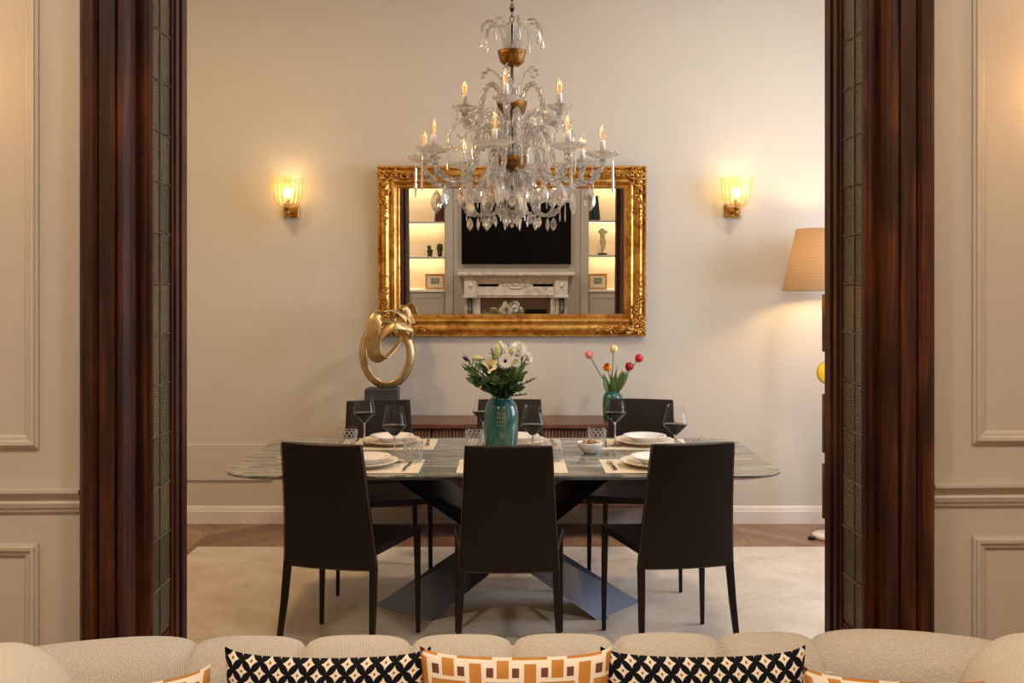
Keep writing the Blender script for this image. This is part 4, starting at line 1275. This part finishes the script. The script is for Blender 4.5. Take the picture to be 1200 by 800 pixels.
def make_arm(kind):
    e = bpy.data.objects.new('arm', None)
    b = B()
    if kind == 'low':
        pth = [(.045,2.055),(.065,2.12),(.095,2.185),(.135,2.195),(.165,2.14),(.190,2.045),(.235,1.972),(.30,1.950),(.362,1.968),(.396,2.02),(.402,2.052)]
        R0, tipx, tipz, dr = .0125, .402, 2.052, .075
    else:
        pth = [(.035,2.305),(.055,2.36),(.085,2.395),(.118,2.375),(.135,2.31),(.148,2.245),(.180,2.218),(.205,2.235),(.211,2.268)]
        R0, tipx, tipz, dr = .0115, .211, 2.268, .055
    P = smooth_path([(r,0,z) for r,z in pth], 18)
    b.tube(P, [R0*.86]*len(P), 16, up=(0,1,0))
    for q in range(3):
        pts = []
        for i, p in enumerate(P):
            T = (P[min(i+1,len(P)-1)]-P[max(i-1,0)]).normalized(); N1 = Vector((0,1,0)); N2 = T.cross(N1)
            a = i*.20+2*PI*q/3
            pts.append(p+(N1*math.cos(a)+N2*math.sin(a))*R0*.92)
        b.tube(pts, .0026, 5, m=1)
    arm = b.build('arm', [MT['crystal'], MT['rope']], chd)
    # drip dish with scalloped rim and cup
    b = B()
    b.lathe([(.012,tipz-.012),(.016,tipz-.004),(.014,tipz+.004),(dr*.5,tipz+.008),(dr*.8,tipz+.016),(dr,tipz+.028),(dr*.99,tipz+.031),(dr*.78,tipz+.020),(dr*.45,tipz+.0125),(.015,tipz+.010)], 48, c=(tipx,0,0), fr=lambda a,j: 1+(.05*math.cos(12*a) if j in (4,5,6,7) else 0), cap=False)
    b.lathe(sm([(.012,tipz+.006),(.020,tipz+.018),(.017,tipz+.030),(.013,tipz+.040)],2), 16, c=(tipx,0,0), cap=False)
    for q in range(10):
        a = 2*PI*q/10; b.ball((tipx+dr*.97*math.cos(a), dr*.97*math.sin(a), tipz+.030), .005, 5)
    b.build('drip_dish', MT['crystal'], arm)
    cb = tipz+.022
    b = B(); b.lathe([(.0115,cb),(.0115,cb+.058),(.009,cb+.061),(0,cb+.061)], 16, c=(tipx,0,0)); b.build('candle_sleeve', MT['white_tube'], arm)
    b = B(); b.lathe(sm([(.008,cb+.058),(.0145,cb+.078),(.0155,cb+.092),(.010,cb+.115),(.004,cb+.130),(0,cb+.134)],3), 16, c=(tipx,0,0), cap=False); b.build('bulb', MT['bulbglass'], arm)
    b = B()
    for q in range(4):
        a = PI/2*q; b.tube([(tipx+.003*math.cos(a),.003*math.sin(a),cb+.064),(tipx+.006*math.cos(a),.006*math.sin(a),cb+.100)], .0016, 5)
    b.build('filament', MT['filament'], arm)
    def sep(nm, fn, *a_, **k_):
        b = B(); fn(b, *a_, **k_); b.build(nm, MT['crystal'], arm)
    if kind == 'low':
        sep('pendant_drop', drop_almond, .345, 1.935, 1.12, ang=.35)
        sep('pendant_drop', drop_almond, .225, 1.948, 1.0, ang=-.2)
        sep('spear_drop', drop_spear, tipx+.045, tipz+.014, .17, -.02)
        sep('glass_rosette', flower_orn, (.372,-.016,1.985), .024, (.3,-1,0)); sep('glass_rosette', flower_orn, (.215,-.016,1.975), .024, (.3,-1,0))
        sep('pendant_drop', drop_almond, .13, 2.165, .7, ang=.4)
    else:
        sep('pendant_drop', drop_almond, .165, 2.205, .62)
        sep('tear_drop', drop_tear, tipx+.035, tipz+.012, .9); sep('tear_drop', drop_tear, tipx-.035, tipz+.012, .9)
    return arm
def dup_part(o, rz):
    c = o.copy(); COL.objects.link(c); c.parent = o.parent; c.rotation_euler = (0,0,rz)
    for ch_ in o.children:
        d = ch_.copy(); COL.objects.link(d); d.parent = c
    return c
low = make_arm('low'); a0 = math.radians(-10)
low.rotation_euler = (0,0,a0)
# angles measured with -Y toward the camera
for k in range(1,8): dup_part(low, a0+k*PI/4)
up_ = make_arm('up'); u0 = math.radians(-4)
up_.rotation_euler = (0,0,u0)
for k in range(1,4): dup_part(up_, u0+k*PI/2+(math.radians(-3) if k == 3 else 0))
# large scroll hooks between the tiers
b = B()
P = smooth_path([(.05,0,2.20),(.09,0,2.255),(.15,0,2.262),(.215,0,2.235),(.262,0,2.20),(.282,0,2.145),(.262,0,2.10),(.230,0,2.115),(.225,0,2.15),(.245,0,2.165)], 7)
b.tube(P, [.0085*(1-.4*i/len(P)) for i in range(len(P))], 16, sec=star(.25,5,.25), up=(0,1,0))
hook = b.build('scroll_hook', MT['crystal'], chd)
b = B(); drop_spear(b, .283, 2.13, .13); b.build('spear_drop', MT['crystal'], hook)
b = B(); flower_orn(b, (.20,-.012,2.215), .024, (.2,-1,0)); b.build('glass_rosette', MT['crystal'], hook)
b = B(); drop_tear(b, .15, 2.25, 1.0); b.build('tear_drop', MT['crystal'], hook); hook.rotation_euler = (0,0,math.radians(8))
for k in range(1,8): dup_part(hook, math.radians(8)+k*PI/4)
# small leaf fronds above the middle bowl
b = B()
P = smooth_path([(.03,0,cz(122)),(.045,0,2.40),(.075,0,2.445),(.105,0,2.455),(.125,0,2.44),(.130,0,2.425)], 6)
b.tube(P, [.0055*(1-.4*i/len(P)) for i in range(len(P))], 10, sec=star(.2,5,.2), up=(0,1,0))
for q, s_ in enumerate((.6,.72,.84,.96)):
    p = P[int(s_*(len(P)-1))]; flower_orn(b, tuple(p+Vector((0,0,.006*(-1)**q))), .011, (.2,-.6,1))
fr_ = b.build('frond', MT['crystal'], chd); fr_.rotation_euler = (0,0,math.radians(40))
for k in range(1,5): dup_part(fr_, math.radians(40)+k*2*PI/5)
# crown fronds with bell drops
b = B()
zb = cz(62)
P = smooth_path([(.03,0,zb),(.042,0,zb+.06),(.070,0,zb+.120),(.102,0,zb+.136),(.130,0,zb+.115),(.138,0,zb+.080)], 6)
b.tube(P, [.0050*(1-.4*i/len(P)) for i in range(len(P))], 10, sec=star(.2,5,.2), up=(0,1,0))
for q, s_ in enumerate((.55,.68,.80,.92)):
    p = P[int(s_*(len(P)-1))]; flower_orn(b, tuple(p), .013, (.3,-.5,1-.3*q))
cf = b.build('crown_frond', MT['crystal'], chd)
b = B(); drop_tear(b, .139, zb+.072, 1.15); b.build('tear_drop', MT['crystal'], cf); cf.rotation_euler = (0,0,math.radians(12))
for k in range(1,8): dup_part(cf, math.radians(12)+k*PI/4)
b = B()
P = smooth_path([(.018,0,zb-.01),(.022,0,zb+.05),(.034,0,zb+.105),(.052,0,zb+.118)], 5)
b.tube(P, [.0045]*len(P), 10, sec=star(.2,5,.2), up=(0,1,0)); flower_orn(b, tuple(P[-1]), .012, (.2,-.6,1))
cg = b.build('crown_frond', MT['crystal'], chd); cg.rotation_euler = (0,0,.2)
for k in range(1,6): dup_part(cg, .2+k*PI/3)
# lower skirt: inner ring of drops
b = B(); drop_tear(b, .098, cz(208), 1.05)
dt = b.build('tear_drop', MT['crystal'], chd)
for k in range(1,12): dup_part(dt, k*PI/6)
b = B()
P = smooth_path([(.02,0,cz(205)),(.07,0,cz(199)),(.125,0,cz(206)),(.155,0,cz(214)),(.165,0,cz(208))], 5); b.tube(P, [.006]*len(P), 12, sec=star(.25,5,.2), up=(0,1,0))
da = b.build('lower_scroll', MT['crystal'], chd)
b = B(); drop_almond(b, .060, cz(219), .62); b.build('pendant_drop', MT['crystal'], da)
b = B(); drop_almond(b, .155, cz(216), .72); b.build('pendant_drop', MT['crystal'], da); da.rotation_euler = (0,0,.3)
for k in range(1,8): dup_part(da, .3+k*PI/4)
for k in range(8):
    a = a0+k*PI/4; lamp('candle_light', 'POINT', (CX+.41*math.cos(a), CY+.41*math.sin(a), 2.175), P_CH, WARM, .02)
for k in range(4):
    a = u0+k*PI/2; lamp('candle_light', 'POINT', (CX+.211*math.cos(a), CY+.211*math.sin(a), 2.39), P_CH, WARM, .02)

# ------------------------------------------------------------------ sofa
SFY = 2.34
sofa = thing('sofa', 'long cream woven sofa with channelled back, seen from its front', 'sofa', (0,0,0))
sofa.location = (0,SFY,0); sofa.rotation_euler = (0,0,math.radians(1.2))
def channel(x0, x1, zt, name='back_channel', crest=0, y0=.0, y1=.0, tilt=0, thick=.125):
    """one padded channel; x0..x1, top at zt; local y: front face toward -Y"""
    cx, hw = (x0+x1)/2, (x1-x0)/2
    prof = []
    for t_ in range(0,5): prof.append((-thick-.05+.012*t_, .12+(zt-.12-thick)*t_/5))
    K = 14
    for k in range(K+1):
        a = PI-PI*k/K; prof.append((thick*math.cos(a), zt-thick+thick*math.sin(a)*1.0))
    for t_ in range(1,5): prof.append((thick, (zt-thick)*(1-t_/4)+.12*t_/4))
    P = smooth_path([(0,p[0],p[1]) for p in prof], 2); N = len(P)
    arc = [0]
    for i in range(1,N): arc.append(arc[-1]+(P[i]-P[i-1]).length)
    b = B(); vs = []; uvs = []; nu = 22
    for j in range(N):
        T = (P[min(j+1,N-1)]-P[max(j-1,0)]).normalized(); Nn = Vector((0,-T.z,T.y))
        for i in range(nu+1):
            u = 2*i/nu-1
            d = .026*((1-abs(u)**5)**.55-1)-.005*u*u
            x = cx+hw*(u*(1-.0))
            yoff = y0+(y1-y0)*(i/nu)
            q = P[j]+Nn*d
            vs.append((x, q.y+yoff, q.z+crest*(1-abs(u-tilt)**2)*max(0,(q.z-.4)/.3)))
            uvs.append((x, arc[j]))
    W = nu+1
    fs = [(j*W+i, (j)*W+i+1, (j+1)*W+i+1, (j+1)*W+i) for j in range(N-1) for i in range(nu)]
    b.add(vs, fs, 0, True, None, uvs)
    o = b.build(name, MT['sofa'], sofa); fixn(o); return o
seams = [-.748,-.489,-.238,.002,.242,.492,.722]
for i in range(6): channel(seams[i], seams[i+1], .676)
channel(-1.20, seams[0]+.006, .682, crest=.006, y0=-.10, tilt=.3)
channel(seams[-1]-.006, 1.20, .682, crest=.012, y1=-.10, tilt=-.2)
b = B(); b.box(-1.2,1.2,-.09,.10,.10,.62); b.build('back_frame', MT['sofa_arm'], sofa)
def arm_part(sx, R, zt, y0=-.95, xc=1.10):
    b = B(); n = 26
    def fn(u, v):
        a = 2*PI*u; y = y0+(-.13-y0)*v
        k = 1.0
        e = min(v, 1-v)
        k = (1-(1-min(1, e/.14))**2.5)**.5 if e < .14 else 1
        ca, sa = math.cos(a), math.sin(a)
        z = zt-R+sa*R*k if sa > 0 else (zt-R)+sa*(zt-R-.12)*(.3+.7*k)
        return (sx*xc+ca*R*(k if sa > 0 else (.3+.7*k)), y, z)
    b.grid(fn, 40, n, wrapu=True); o = fixn(b.build('arm', MT['sofa_arm'], sofa)); return o
arm_part(-1, .158, .752, xc=1.075); arm_part(1, .158, .756, xc=1.11)
b = B(); b.box(-1.1,1.1,-.98,-.05,.10,.24); b.build('base', MT['sofa_arm'], sofa)
for k in range(2):
    b = B(); x0 = -.93+.93*k
    def fn(u, v, x0=x0):
        a = 2*PI*u; e = 6
        ca, sa = math.cos(a), math.sin(a); kk = (abs(ca)**e+abs(sa)**e)**(-1/e)
        vv = 2*v-1; s_ = (1-abs(vv)**8)**.25
        return (x0+.465+.462*vv, -.585+.40*ca*kk*(.9+.1*s_), .335+.095*sa*kk*s_)
    b.grid(fn, 40, 24, wrapu=True); fixn(b.build('seat_cushion', MT['sofa_arm'], sofa))
for sx in (-1.0,1.0):
    for y in (-.9,.0):
        b = B(); b.tube([(sx,y,.11),(sx,y,0)], [.025,.018], 12); b.build('leg', MT['black_metal'], sofa)

# ------------------------------------------------------------------ scatter cushions
def make_cushion(name, label, mat, S=.222, T=.062, grp=None):
    b = B(); n = 36; 
    def side(sg):
        def fn(u, v):
            x, y = 2*u-1, 2*v-1
            px = S*x*(1-.085*(1-y*y)); py = S*y*(1-.055*(1-x*x))+.012*(abs(x)**9)*(abs(y)**9)*(1 if y > 0 else -1)
            t = T*(max(0,(1-x**4)*(1-y**4))**.55)
            t *= 1+.05*math.sin(5*x+3*y)
            return (px, -sg*t, py+S)
        return fn
    b.grid(side(1), n, n, uv=True); b.grid(side(-1), n, n, uv=True)
    # merge the seam by welding later
    o = b.build(name, mat)
    import bmesh
    bm = bmesh.new(); bm.from_mesh(o.data); bmesh.ops.remove_doubles(bm, verts=bm.verts, dist=.0004)
    bmesh.ops.recalc_face_normals(bm, faces=bm.faces); bm.to_mesh(o.data); bm.free()
    for p in o.data.polygons: p.use_smooth = True
    return tag(o, label, 'cushion', grp)
G1, G2 = 'black and white cushions on the sofa', 'ochre cushions on the sofa'
def put(o, x, y, z, rx, ry=0, rz=0): o.location = (x,y,z); o.rotation_euler = (math.radians(rx), math.radians(ry), math.radians(rz))
c1 = make_cushion('cushion', 'black and white petal-print cushion left of the central ochre cushion', MT['petals'], .222, .062, G1)
put(c1, -.396, 2.055, .278, -11, 0, 0)
c2 = c1.copy(); COL.objects.link(c2); tag(c2, 'black and white petal-print cushion right of the central ochre cushion', 'cushion', G1); put(c2, .412, 2.055, .280, -11, 0, 1)
o1 = make_cushion('cushion', 'ochre and white geometric cushion in the middle of the sofa', MT['ochre'], .205, .060, G2)
put(o1, .008, 2.045, .318, -11, 0, 0)
o2 = o1.copy(); COL.objects.link(o2); tag(o2, 'tilted ochre geometric cushion at the left end, only a corner showing', 'cushion', G2); put(o2, -.780, 1.98, .280, -11, -6, 6)
o3 = o1.copy(); COL.objects.link(o3); tag(o3, 'ochre geometric cushion at the right end of the sofa', 'cushion', G2); put(o3, .800, 2.00, .284, -11, 1.5, -3)

# ------------------------------------------------------------------ fireplace wall (seen in the mirror)
DD = 2*(WY-.045)-TY; SS = F/DD; HV = 292
def rx_(px): return (px-600)/SS
def rz_(py): return CH-(py-HV)/SS
def gbox(b, px0, px1, py0, py1, d0, d1, r=.004):
    b.rbox(rx_(px0), rx_(px1), TY+d0, TY+d1, rz_(py1), rz_(py0), r)
ND = .38   # niche depth
b = B(); b.box(XL-.2, XR+.25, TY-ND-.15, TY-ND, 0, CE); struct(b.build('wall_back', MT['niche']))
b = B()
b.box(rx_(521), rx_(690), TY-ND, TY, 0, CE)
b.box(XL-.2, rx_(521)-.95, TY-ND, TY, 0, CE); b.box(rx_(690)+.95, XR+.25, TY-ND, TY, 0, CE)
b.box(rx_(521)-.95, rx_(521), TY-ND, TY, 3.0, CE); b.box(rx_(690), rx_(690)+.95, TY-ND, TY, 3.0, CE)
struct(b.build('wall_chimney_breast', MT['grey_paint']))
b = B(); gbox(b, 522, 531, 150, 372, 0, .03); b.rbox(rx_(522), rx_(531), TY, TY+.03, .12, rz_(372)); struct(b.build('trim_11', MT['grey_paint']))
b = B(); gbox(b, 680.5, 689.5, 150, 372, 0, .03); b.rbox(rx_(680.5), rx_(689.5), TY, TY+.03, .12, rz_(372)); struct(b.build('trim_12', MT['grey_paint']))
for (x0, x1, ys, nm) in ((rx_(521)-.95, rx_(521), (218,260.5,301.5), 'left'), (rx_(690), rx_(690)+.95, (218,259,299.5), 'right')):
    bk = thing('shelf_unit', 'built-in pale grey cabinet with lit open shelves %s of the television' % nm, 'shelves', ((x0+x1)/2, TY-ND/2, 0))
    hx = (x1-x0)/2-.002; cz_ = rz_(339.5)
    b = B(); b.box(-hx, hx, -ND/2+.002, ND/2-.03, 0, cz_-.03); b.build('cabinet_body', MT['grey_paint'], bk)
    b = B(); b.rbox(-hx, hx, -ND/2+.002, ND/2-.002, cz_-.03, cz_, .003); b.build('counter', MT['trim'], bk)
    for q in (0,1):
        b = B(); xx0 = -hx+.01+q*hx; xx1 = xx0+hx-.02
        b.rbox(xx0, xx1, ND/2-.029, ND/2-.012, .10, cz_-.05, .002)
        o = b.build('door', MT['grey_paint'], bk)
        b = B(); molding_ring(b, xx0+.05, xx1-.05, .15, cz_-.10, .02, .008, 0)
        o2_ = b.build('panel_moulding', MT['grey_paint'], o); o2_.location = (0,0,0)
        for v_ in o2_.data.vertices: v_.co.y = (ND/2-.0115) - v_.co.y
        fixn(o2_)
    for py in ys:
        zz = rz_(py)
        b = B(); b.rbox(-hx, hx, -ND/2+.002, ND/2-.002, zz-.014, zz+.014, .002); b.build('shelf', MT['grey_paint'], bk)
        b = B(); b.box(-hx+.02, hx-.02, -ND/2+.03, -ND/2+.045, zz-.020, zz-.0145); b.build('led_strip', MT['led'], bk)
        lamp('shelf_light', 'AREA', ((x0+x1)/2, TY-ND+.10, zz-.03), P_LED, (255,222,168), rot=(math.radians(-12),0,0), sx=2*hx-.1, sy=.03)
# television
b = B(); gbox(b, 541, 669, 237, 309, .03, .065, .004)
tv = thing('television', 'large black flat television over the fireplace, reflected in the mirror', 'television', (0,0,0))
tv.location = (rx_(605), TY+.03, rz_(273)); 
for i_, v_ in enumerate(b.v): b.v[i_] = v_-Vector(tv.location)
b.build('housing', MT['black_metal'], tv)
hw, hh = (rx_(669)-rx_(541))/2-.012, (rz_(237)-rz_(309))/2-.012
b = B(); b.box(-hw, hw, .0352, .0372, -hh, hh); b.build('screen', MT['screen'], tv)
b = B(); b.box(-.25,.25,-.0295,0,-.18,.18); b.build('wall_bracket', MT['black_metal'], tv)
# fireplace
fp = thing('fireplace', 'white marble fireplace with dark green columns, reflected in the mirror', 'fireplace', (rx_(604.5), TY, 0))
def fbox(b, px0, px1, z0_, z1_, d0, d1, r=.004): b.rbox(rx_(px0)-rx_(604.5), rx_(px1)-rx_(604.5), d0, d1, z0_, z1_, r)
zm = rz_(318); zf = rz_(343); zo = rz_(347.5)
b = B(); fbox(b, 536.5, 672.5, zm-.035, zm, .001, .27); fbox(b, 539, 670, zm-.055, zm-.035, .001, .24); b.build('mantel_shelf', MT['wmarble'], fp)
b = B(); fbox(b, 545, 664.5, zo, zm-.055, .001, .16)
fbox(b, 560, 649, zm-.075, zm-.062, .16, .175, .002); fbox(b, 560, 649, zo+.03, zo+.045, .16, .172, .002)
b.build('frieze', MT['wmarble'], fp)
b = B(); fbox(b, 560.5, 584.5, rz_(334.5), rz_(331.5), .16, .163, .001); fbox(b, 624.5, 648, rz_(334.5), rz_(331.5), .16, .163, .001); b.build('vent_slot', MT['black_metal'], fp)
b = B(); zc = rz_(333)
for s_ in (-1,1):
    P = smooth_path([(0,0,-.03),(s_*.04,0,-.045),(s_*.09,0,-.02),(s_*.13,0,.03),(s_*.165,0,.04),(s_*.18,0,.01),(s_*.155,0,-.01),(s_*.14,0,.012)], 5)
    b.tube([p+Vector((0,.165,zc)) for p in P], .011, 8)
    P = smooth_path([(s_*.02,0,.0),(s_*.05,0,.035),(s_*.085,0,.025),(s_*.075,0,0),(s_*.05,0,.005)], 5)
    b.tube([p+Vector((0,.165,zc)) for p in P], .009, 8)
b.ball((0,.165,zc+.01), .028, 8, sc=(1.2,.6,.9)); b.build('carved_ornament', MT['wmarble'], fp)
for (a, c, g0, g1, i0, i1) in ((544.5,559,548.3,554,558,563),(650,664.8,655,660.8,645,650)):
    b = B(); fbox(b, a, c, rz_(345), rz_(320.5), .10, .205); fbox(b, a-1, c+1, rz_(347.5), rz_(344.5), .10, .215); fbox(b, a-1.2, c+1.2, rz_(321.5), rz_(319.8), .10, .23)
    xc = (rx_(a)+rx_(c))/2-rx_(604.5); zc2 = rz_(333)
    b.ball((xc,.205,zc2), .03, 8, sc=(1,.5,1.2))
    fbox(b, a+.5, c-.5, .10, rz_(347.5), .001, .12); fbox(b, a-.5, c+.5, .0, .10, .001, .20)
    b.build('pilaster', MT['wmarble'], fp)
    b = B(); b.lathe([((rx_(g1)-rx_(g0))/2,.10),((rx_(g1)-rx_(g0))/2,rz_(347.6))], 24, c=((rx_(g0)+rx_(g1))/2-rx_(604.5),.155,0)); b.build('column', MT['gmarble'], fp)
    b = B(); fbox(b, i0, i1, 0, zo, .001, .13); b.build('inner_jamb', MT['wmarble'], fp)
b = B(); fbox(b, 563, 645, .0, zo, .001, .02); fbox(b, 563, 645, 0, .02, .02, .16)
b.build('firebox', MT['firebrick'], fp)
b = B(); fbox(b, 622, 634, .02, .60, .03, .045, .003); fbox(b, 615, 641, .02, rz_(362), .05, .06, .003)
b.build('fire_screen', MT['black_metal'], fp)
# shelf objects
def at(px, py, dy=-.16): return Vector((rx_(px), TY+dy, rz_(py)))
MT['bk1'] = simple('brown_book_cloth', (92,44,32), .6); MT['bk2'] = simple('dark_green_book_cloth', (40,52,48), .6); MT['pages'] = simple('book_pages', (220,208,184), .8)
MT['cactus'] = simple('dark_green_cactus', (58,70,44), .7, var=.3, vs=60)
MT['pinkstone'] = simple('pale_stone_torso', (196,180,160), .5); MT['oakframe'] = m_wood('light_oak_frame', (176,120,64), (206,150,88), (220,170,108), .5, 2)
MT['paper'] = simple('cream_mount_board', (232,222,200), .8)
def m_paint():
    m = M('small_landscape_painting'); n_ = m.noise(m.coord('Object',(8,1,14)), 2, 5)
    m.bsdf(m.ramp(n_, [(.3, lin((96,104,92))), (.5, lin((150,146,120))), (.7, lin((186,178,156)))]), .7); return m.mat
MT['paint'] = m_paint()
def book(px, top, bot, w, lean, mt, lb, g):
    z0_ = rz_(bot)+.0145; h = rz_(top)-rz_(bot)
    t = thing('book', lb, 'book', (rx_(px), TY-.15, z0_), group=g); t.rotation_euler = (0, math.radians(lean), 0)
    w2 = w/SS/2; s0 = abs(math.sin(math.radians(lean)))*w2
    t.location.z += s0
    b = B(); b.rbox(-w2, w2, .06, .075, 0, h, .003); b.rbox(-w2, -w2+.004, -.09, .07, 0, h, .001); b.rbox(w2-.004, w2, -.09, .07, 0, h, .001)
    for q in (.12,.2,.8,.88): b.rbox(-w2*1.02, w2*1.02, .072, .077, h*q, h*q+.006, .001)
    b.build('cover', MT[mt], t)
    b = B(); b.box(-w2+.004, w2-.004, -.085, .06, .004, h-.004); b.build('pages', MT['pages'], t)
for i, (px, w) in enumerate(((510.2,3.4),(514.2,3.4),(518,3.2))): book(px, 233+i*.3, 260.5, w, 5, 'bk1', 'brown leather-bound book, %s of three leaning in the left niche' % ('outermost','middle','innermost')[i], 'brown books in the left niche')
for i, (px, w) in enumerate(((693.5,4.0),(698,4.0),(702.3,3.8))): book(px, 229.5+i*.3, 259, w, -6, 'bk2', 'dark green book, %s of three leaning in the right niche' % ('innermost','middle','outermost')[i], 'green books in the right niche')
def frame(px0, px1, py0, py1, base, lb):
    cx = (rx_(px0)+rx_(px1))/2; z0_ = rz_(base)
    t = thing('picture_frame', lb, 'picture', (cx, TY-.15, z0_+.001), group='framed pictures on the cabinet counters'); t.rotation_euler = (math.radians(4),0,0)
    hw, h = (rx_(px1)-rx_(px0))/2, rz_(py0)-rz_(py1)
    b = B(); ring_sweep(b, hw, h/2, [(0,0),(0,.02),(.006,.024),(.022,.020),(.026,.014),(.026,.0)])
    for i_, v_ in enumerate(b.v): b.v[i_] = Vector((v_.x, -v_.y, v_.z+h/2))
    fixn(b.build('frame', MT['oakframe'], t))
    b = B(); b.box(-hw+.01, hw-.01, .002, .009, .01, h-.01); b.build('mount', MT['paper'], t)
    b = B(); b.box(-hw*.45, hw*.45, .0092, .0105, h*.32, h*.72); b.build('painting', MT['paint'], t)
frame(497, 520, 321, 339.3, 339.5, 'small oak-framed landscape on the left cabinet counter')
frame(691, 713, 318, 336.5, 339.5, 'small oak-framed landscape on the right cabinet counter')
def cactus(px, py0, base, r, lb, two):
    t = thing('cactus', lb, 'plant', (rx_(px), TY-.16, rz_(base)+.0142), group='small cacti on the left shelf')
    h = rz_(py0)-rz_(base)-.014; ph = h*.30
    b = B(); b.lathe([(r*.7,0),(r*.85,ph),(r*.75,ph),(r*.6,.01)], 20); b.build('pot', MT['stone'], t)
    b = B()
    if two:
        b.ball((0,0,ph+h*.17), h*.22, 10, sc=(1.25,1.2,.9)); b.ball((-.01,0,h*.8), h*.19, 10, sc=(1,1,1))
    else: b.lathe(sm([(r*.6,ph*.8),(r*.95,h*.5),(r,h*.75),(r*.7,h*.95),(0,h)],3), 24, fr=lambda a,j: 1+.07*math.cos(12*a))
    b.build('stem', MT['cactus'], t)
cactus(502.5, 287, 301.5, .045, 'small two-balled cactus in a dark pot on the left shelf', True)
cactus(514.3, 285, 301.5, .042, 'tall ribbed cactus in a dark pot on the left shelf', False)
# torso figure
t = thing('torso_statue', 'pale stone torso on a black base on the right shelf', 'statue', (rx_(707.5), TY-.16, rz_(299.5)+.0142))
b = B(); b.rbox(-.06,.06,-.04,.04,0,.022,.003); b.tube([(0,0,.02),(0,0,.09)], .006, 8); b.build('base', MT['black_metal'], t)
H = rz_(266.5)-rz_(299.5)-.02
b = B()
secs = [(.17,.000,.020,.018),(.26,.004,.026,.024),(.36,.006,.034,.030),(.45,.006,.044,.034),(.52,.004,.048,.036),(.60,.0,.036,.028),(.68,-.002,.032,.026),(.76,-.002,.040,.032),(.84,-.003,.048,.034),(.90,-.004,.054,.028),(.94,-.006,.030,.022),(.97,-.006,.016,.016),(1.0,-.007,.014,.014)]
def tf(u, v):
    i = min(len(secs)-2, int(v*(len(secs)-1))); f_ = v*(len(secs)-1)-i
    s0, s1 = secs[i], secs[i+1]; q = [s0[k]*(1-f_)+s1[k]*f_ for k in range(4)]
    a = 2*PI*u; groove = 1-.25*max(0,math.sin(a))**8*(1 if q[0] < .45 else 0)
    return (q[1]+q[2]*math.cos(a), q[3]*math.sin(a)*groove, q[0]*H)
b.grid(tf, 24, 36, wrapu=True)
for s_ in (-1,1): b.ball((s_*.050, 0, .865*H), .017, 8, sc=(1,1,1.3))
b.build('figure', MT['pinkstone'], t)

# ------------------------------------------------------------------ added ceiling fill lights and window daylight
def make_cl(label):  # unseen fixtures, added to give both rooms soft overhead fill
    t = thing('ceiling_light', label, 'ceiling light', group='round ceiling lights')
    b = B(); b.lathe([(.21,0),(.22,-.01),(.22,-.05),(.205,-.055),(.20,-.05),(.20,0)], 40, cap=False); b.build('rim', MT['brass'], t)
    b = B(); b.lathe([(0,-.045),(.19,-.045),(.2,-.04),(.2,0)], 40, cap=False); b.build('diffuser', MT['diffuser'], t)
    return t
cls = [(-1.7,4.25,CE),(1.7,4.25,CE),(-1.5,.8,CE),(1.5,.8,CE)]
names = ['round ceiling light over the left of the dining room','round ceiling light over the right of the dining room','round ceiling light over the left of the living room','round ceiling light over the right of the living room']
c0 = make_cl(names[0]); c0.location = cls[0]
for p, n_ in zip(cls[1:], names[1:]): dup(c0, p, 0, n_)
for i, p in enumerate(cls):
    l_ = lamp('ceiling_light_glow', 'AREA', (p[0],p[1],p[2]-.07), P_CEIL[0] if i < 2 else P_CEIL[1], ((255,211,154),(255,244,228),(255,238,216),(255,240,222))[i], size=.4)
# daylight through the dining-room window
lamp('window_daylight', 'AREA', (XR+.2, (wy0+wy1)/2, (wz0+wz1)/2), P_WIN, (222,232,255), rot=(0,math.radians(90),0), sx=wz1-wz0, sy=wy1-wy0)
w = bpy.data.worlds.new('World'); SC.world = w; w.use_nodes = True
w.node_tree.nodes['Background'].inputs[0].default_value = (*lin((150,186,235)),1); w.node_tree.nodes['Background'].inputs[1].default_value = 1.0
SC.view_settings.view_transform = 'Standard'; SC.view_settings.look = 'None'; SC.view_settings.gamma = 1
SC.view_settings.use_curve_mapping = False; SC.view_settings.exposure = EXPO
cy_ = SC.cycles
cy_.max_bounces = 14; cy_.diffuse_bounces = 5; cy_.glossy_bounces = 6; cy_.transmission_bounces = 12; cy_.transparent_max_bounces = 24
cy_.caustics_reflective = False; cy_.caustics_refractive = False; cy_.sample_clamp_indirect = 6
cy_.use_denoising = True; cy_.blur_glossy = .3
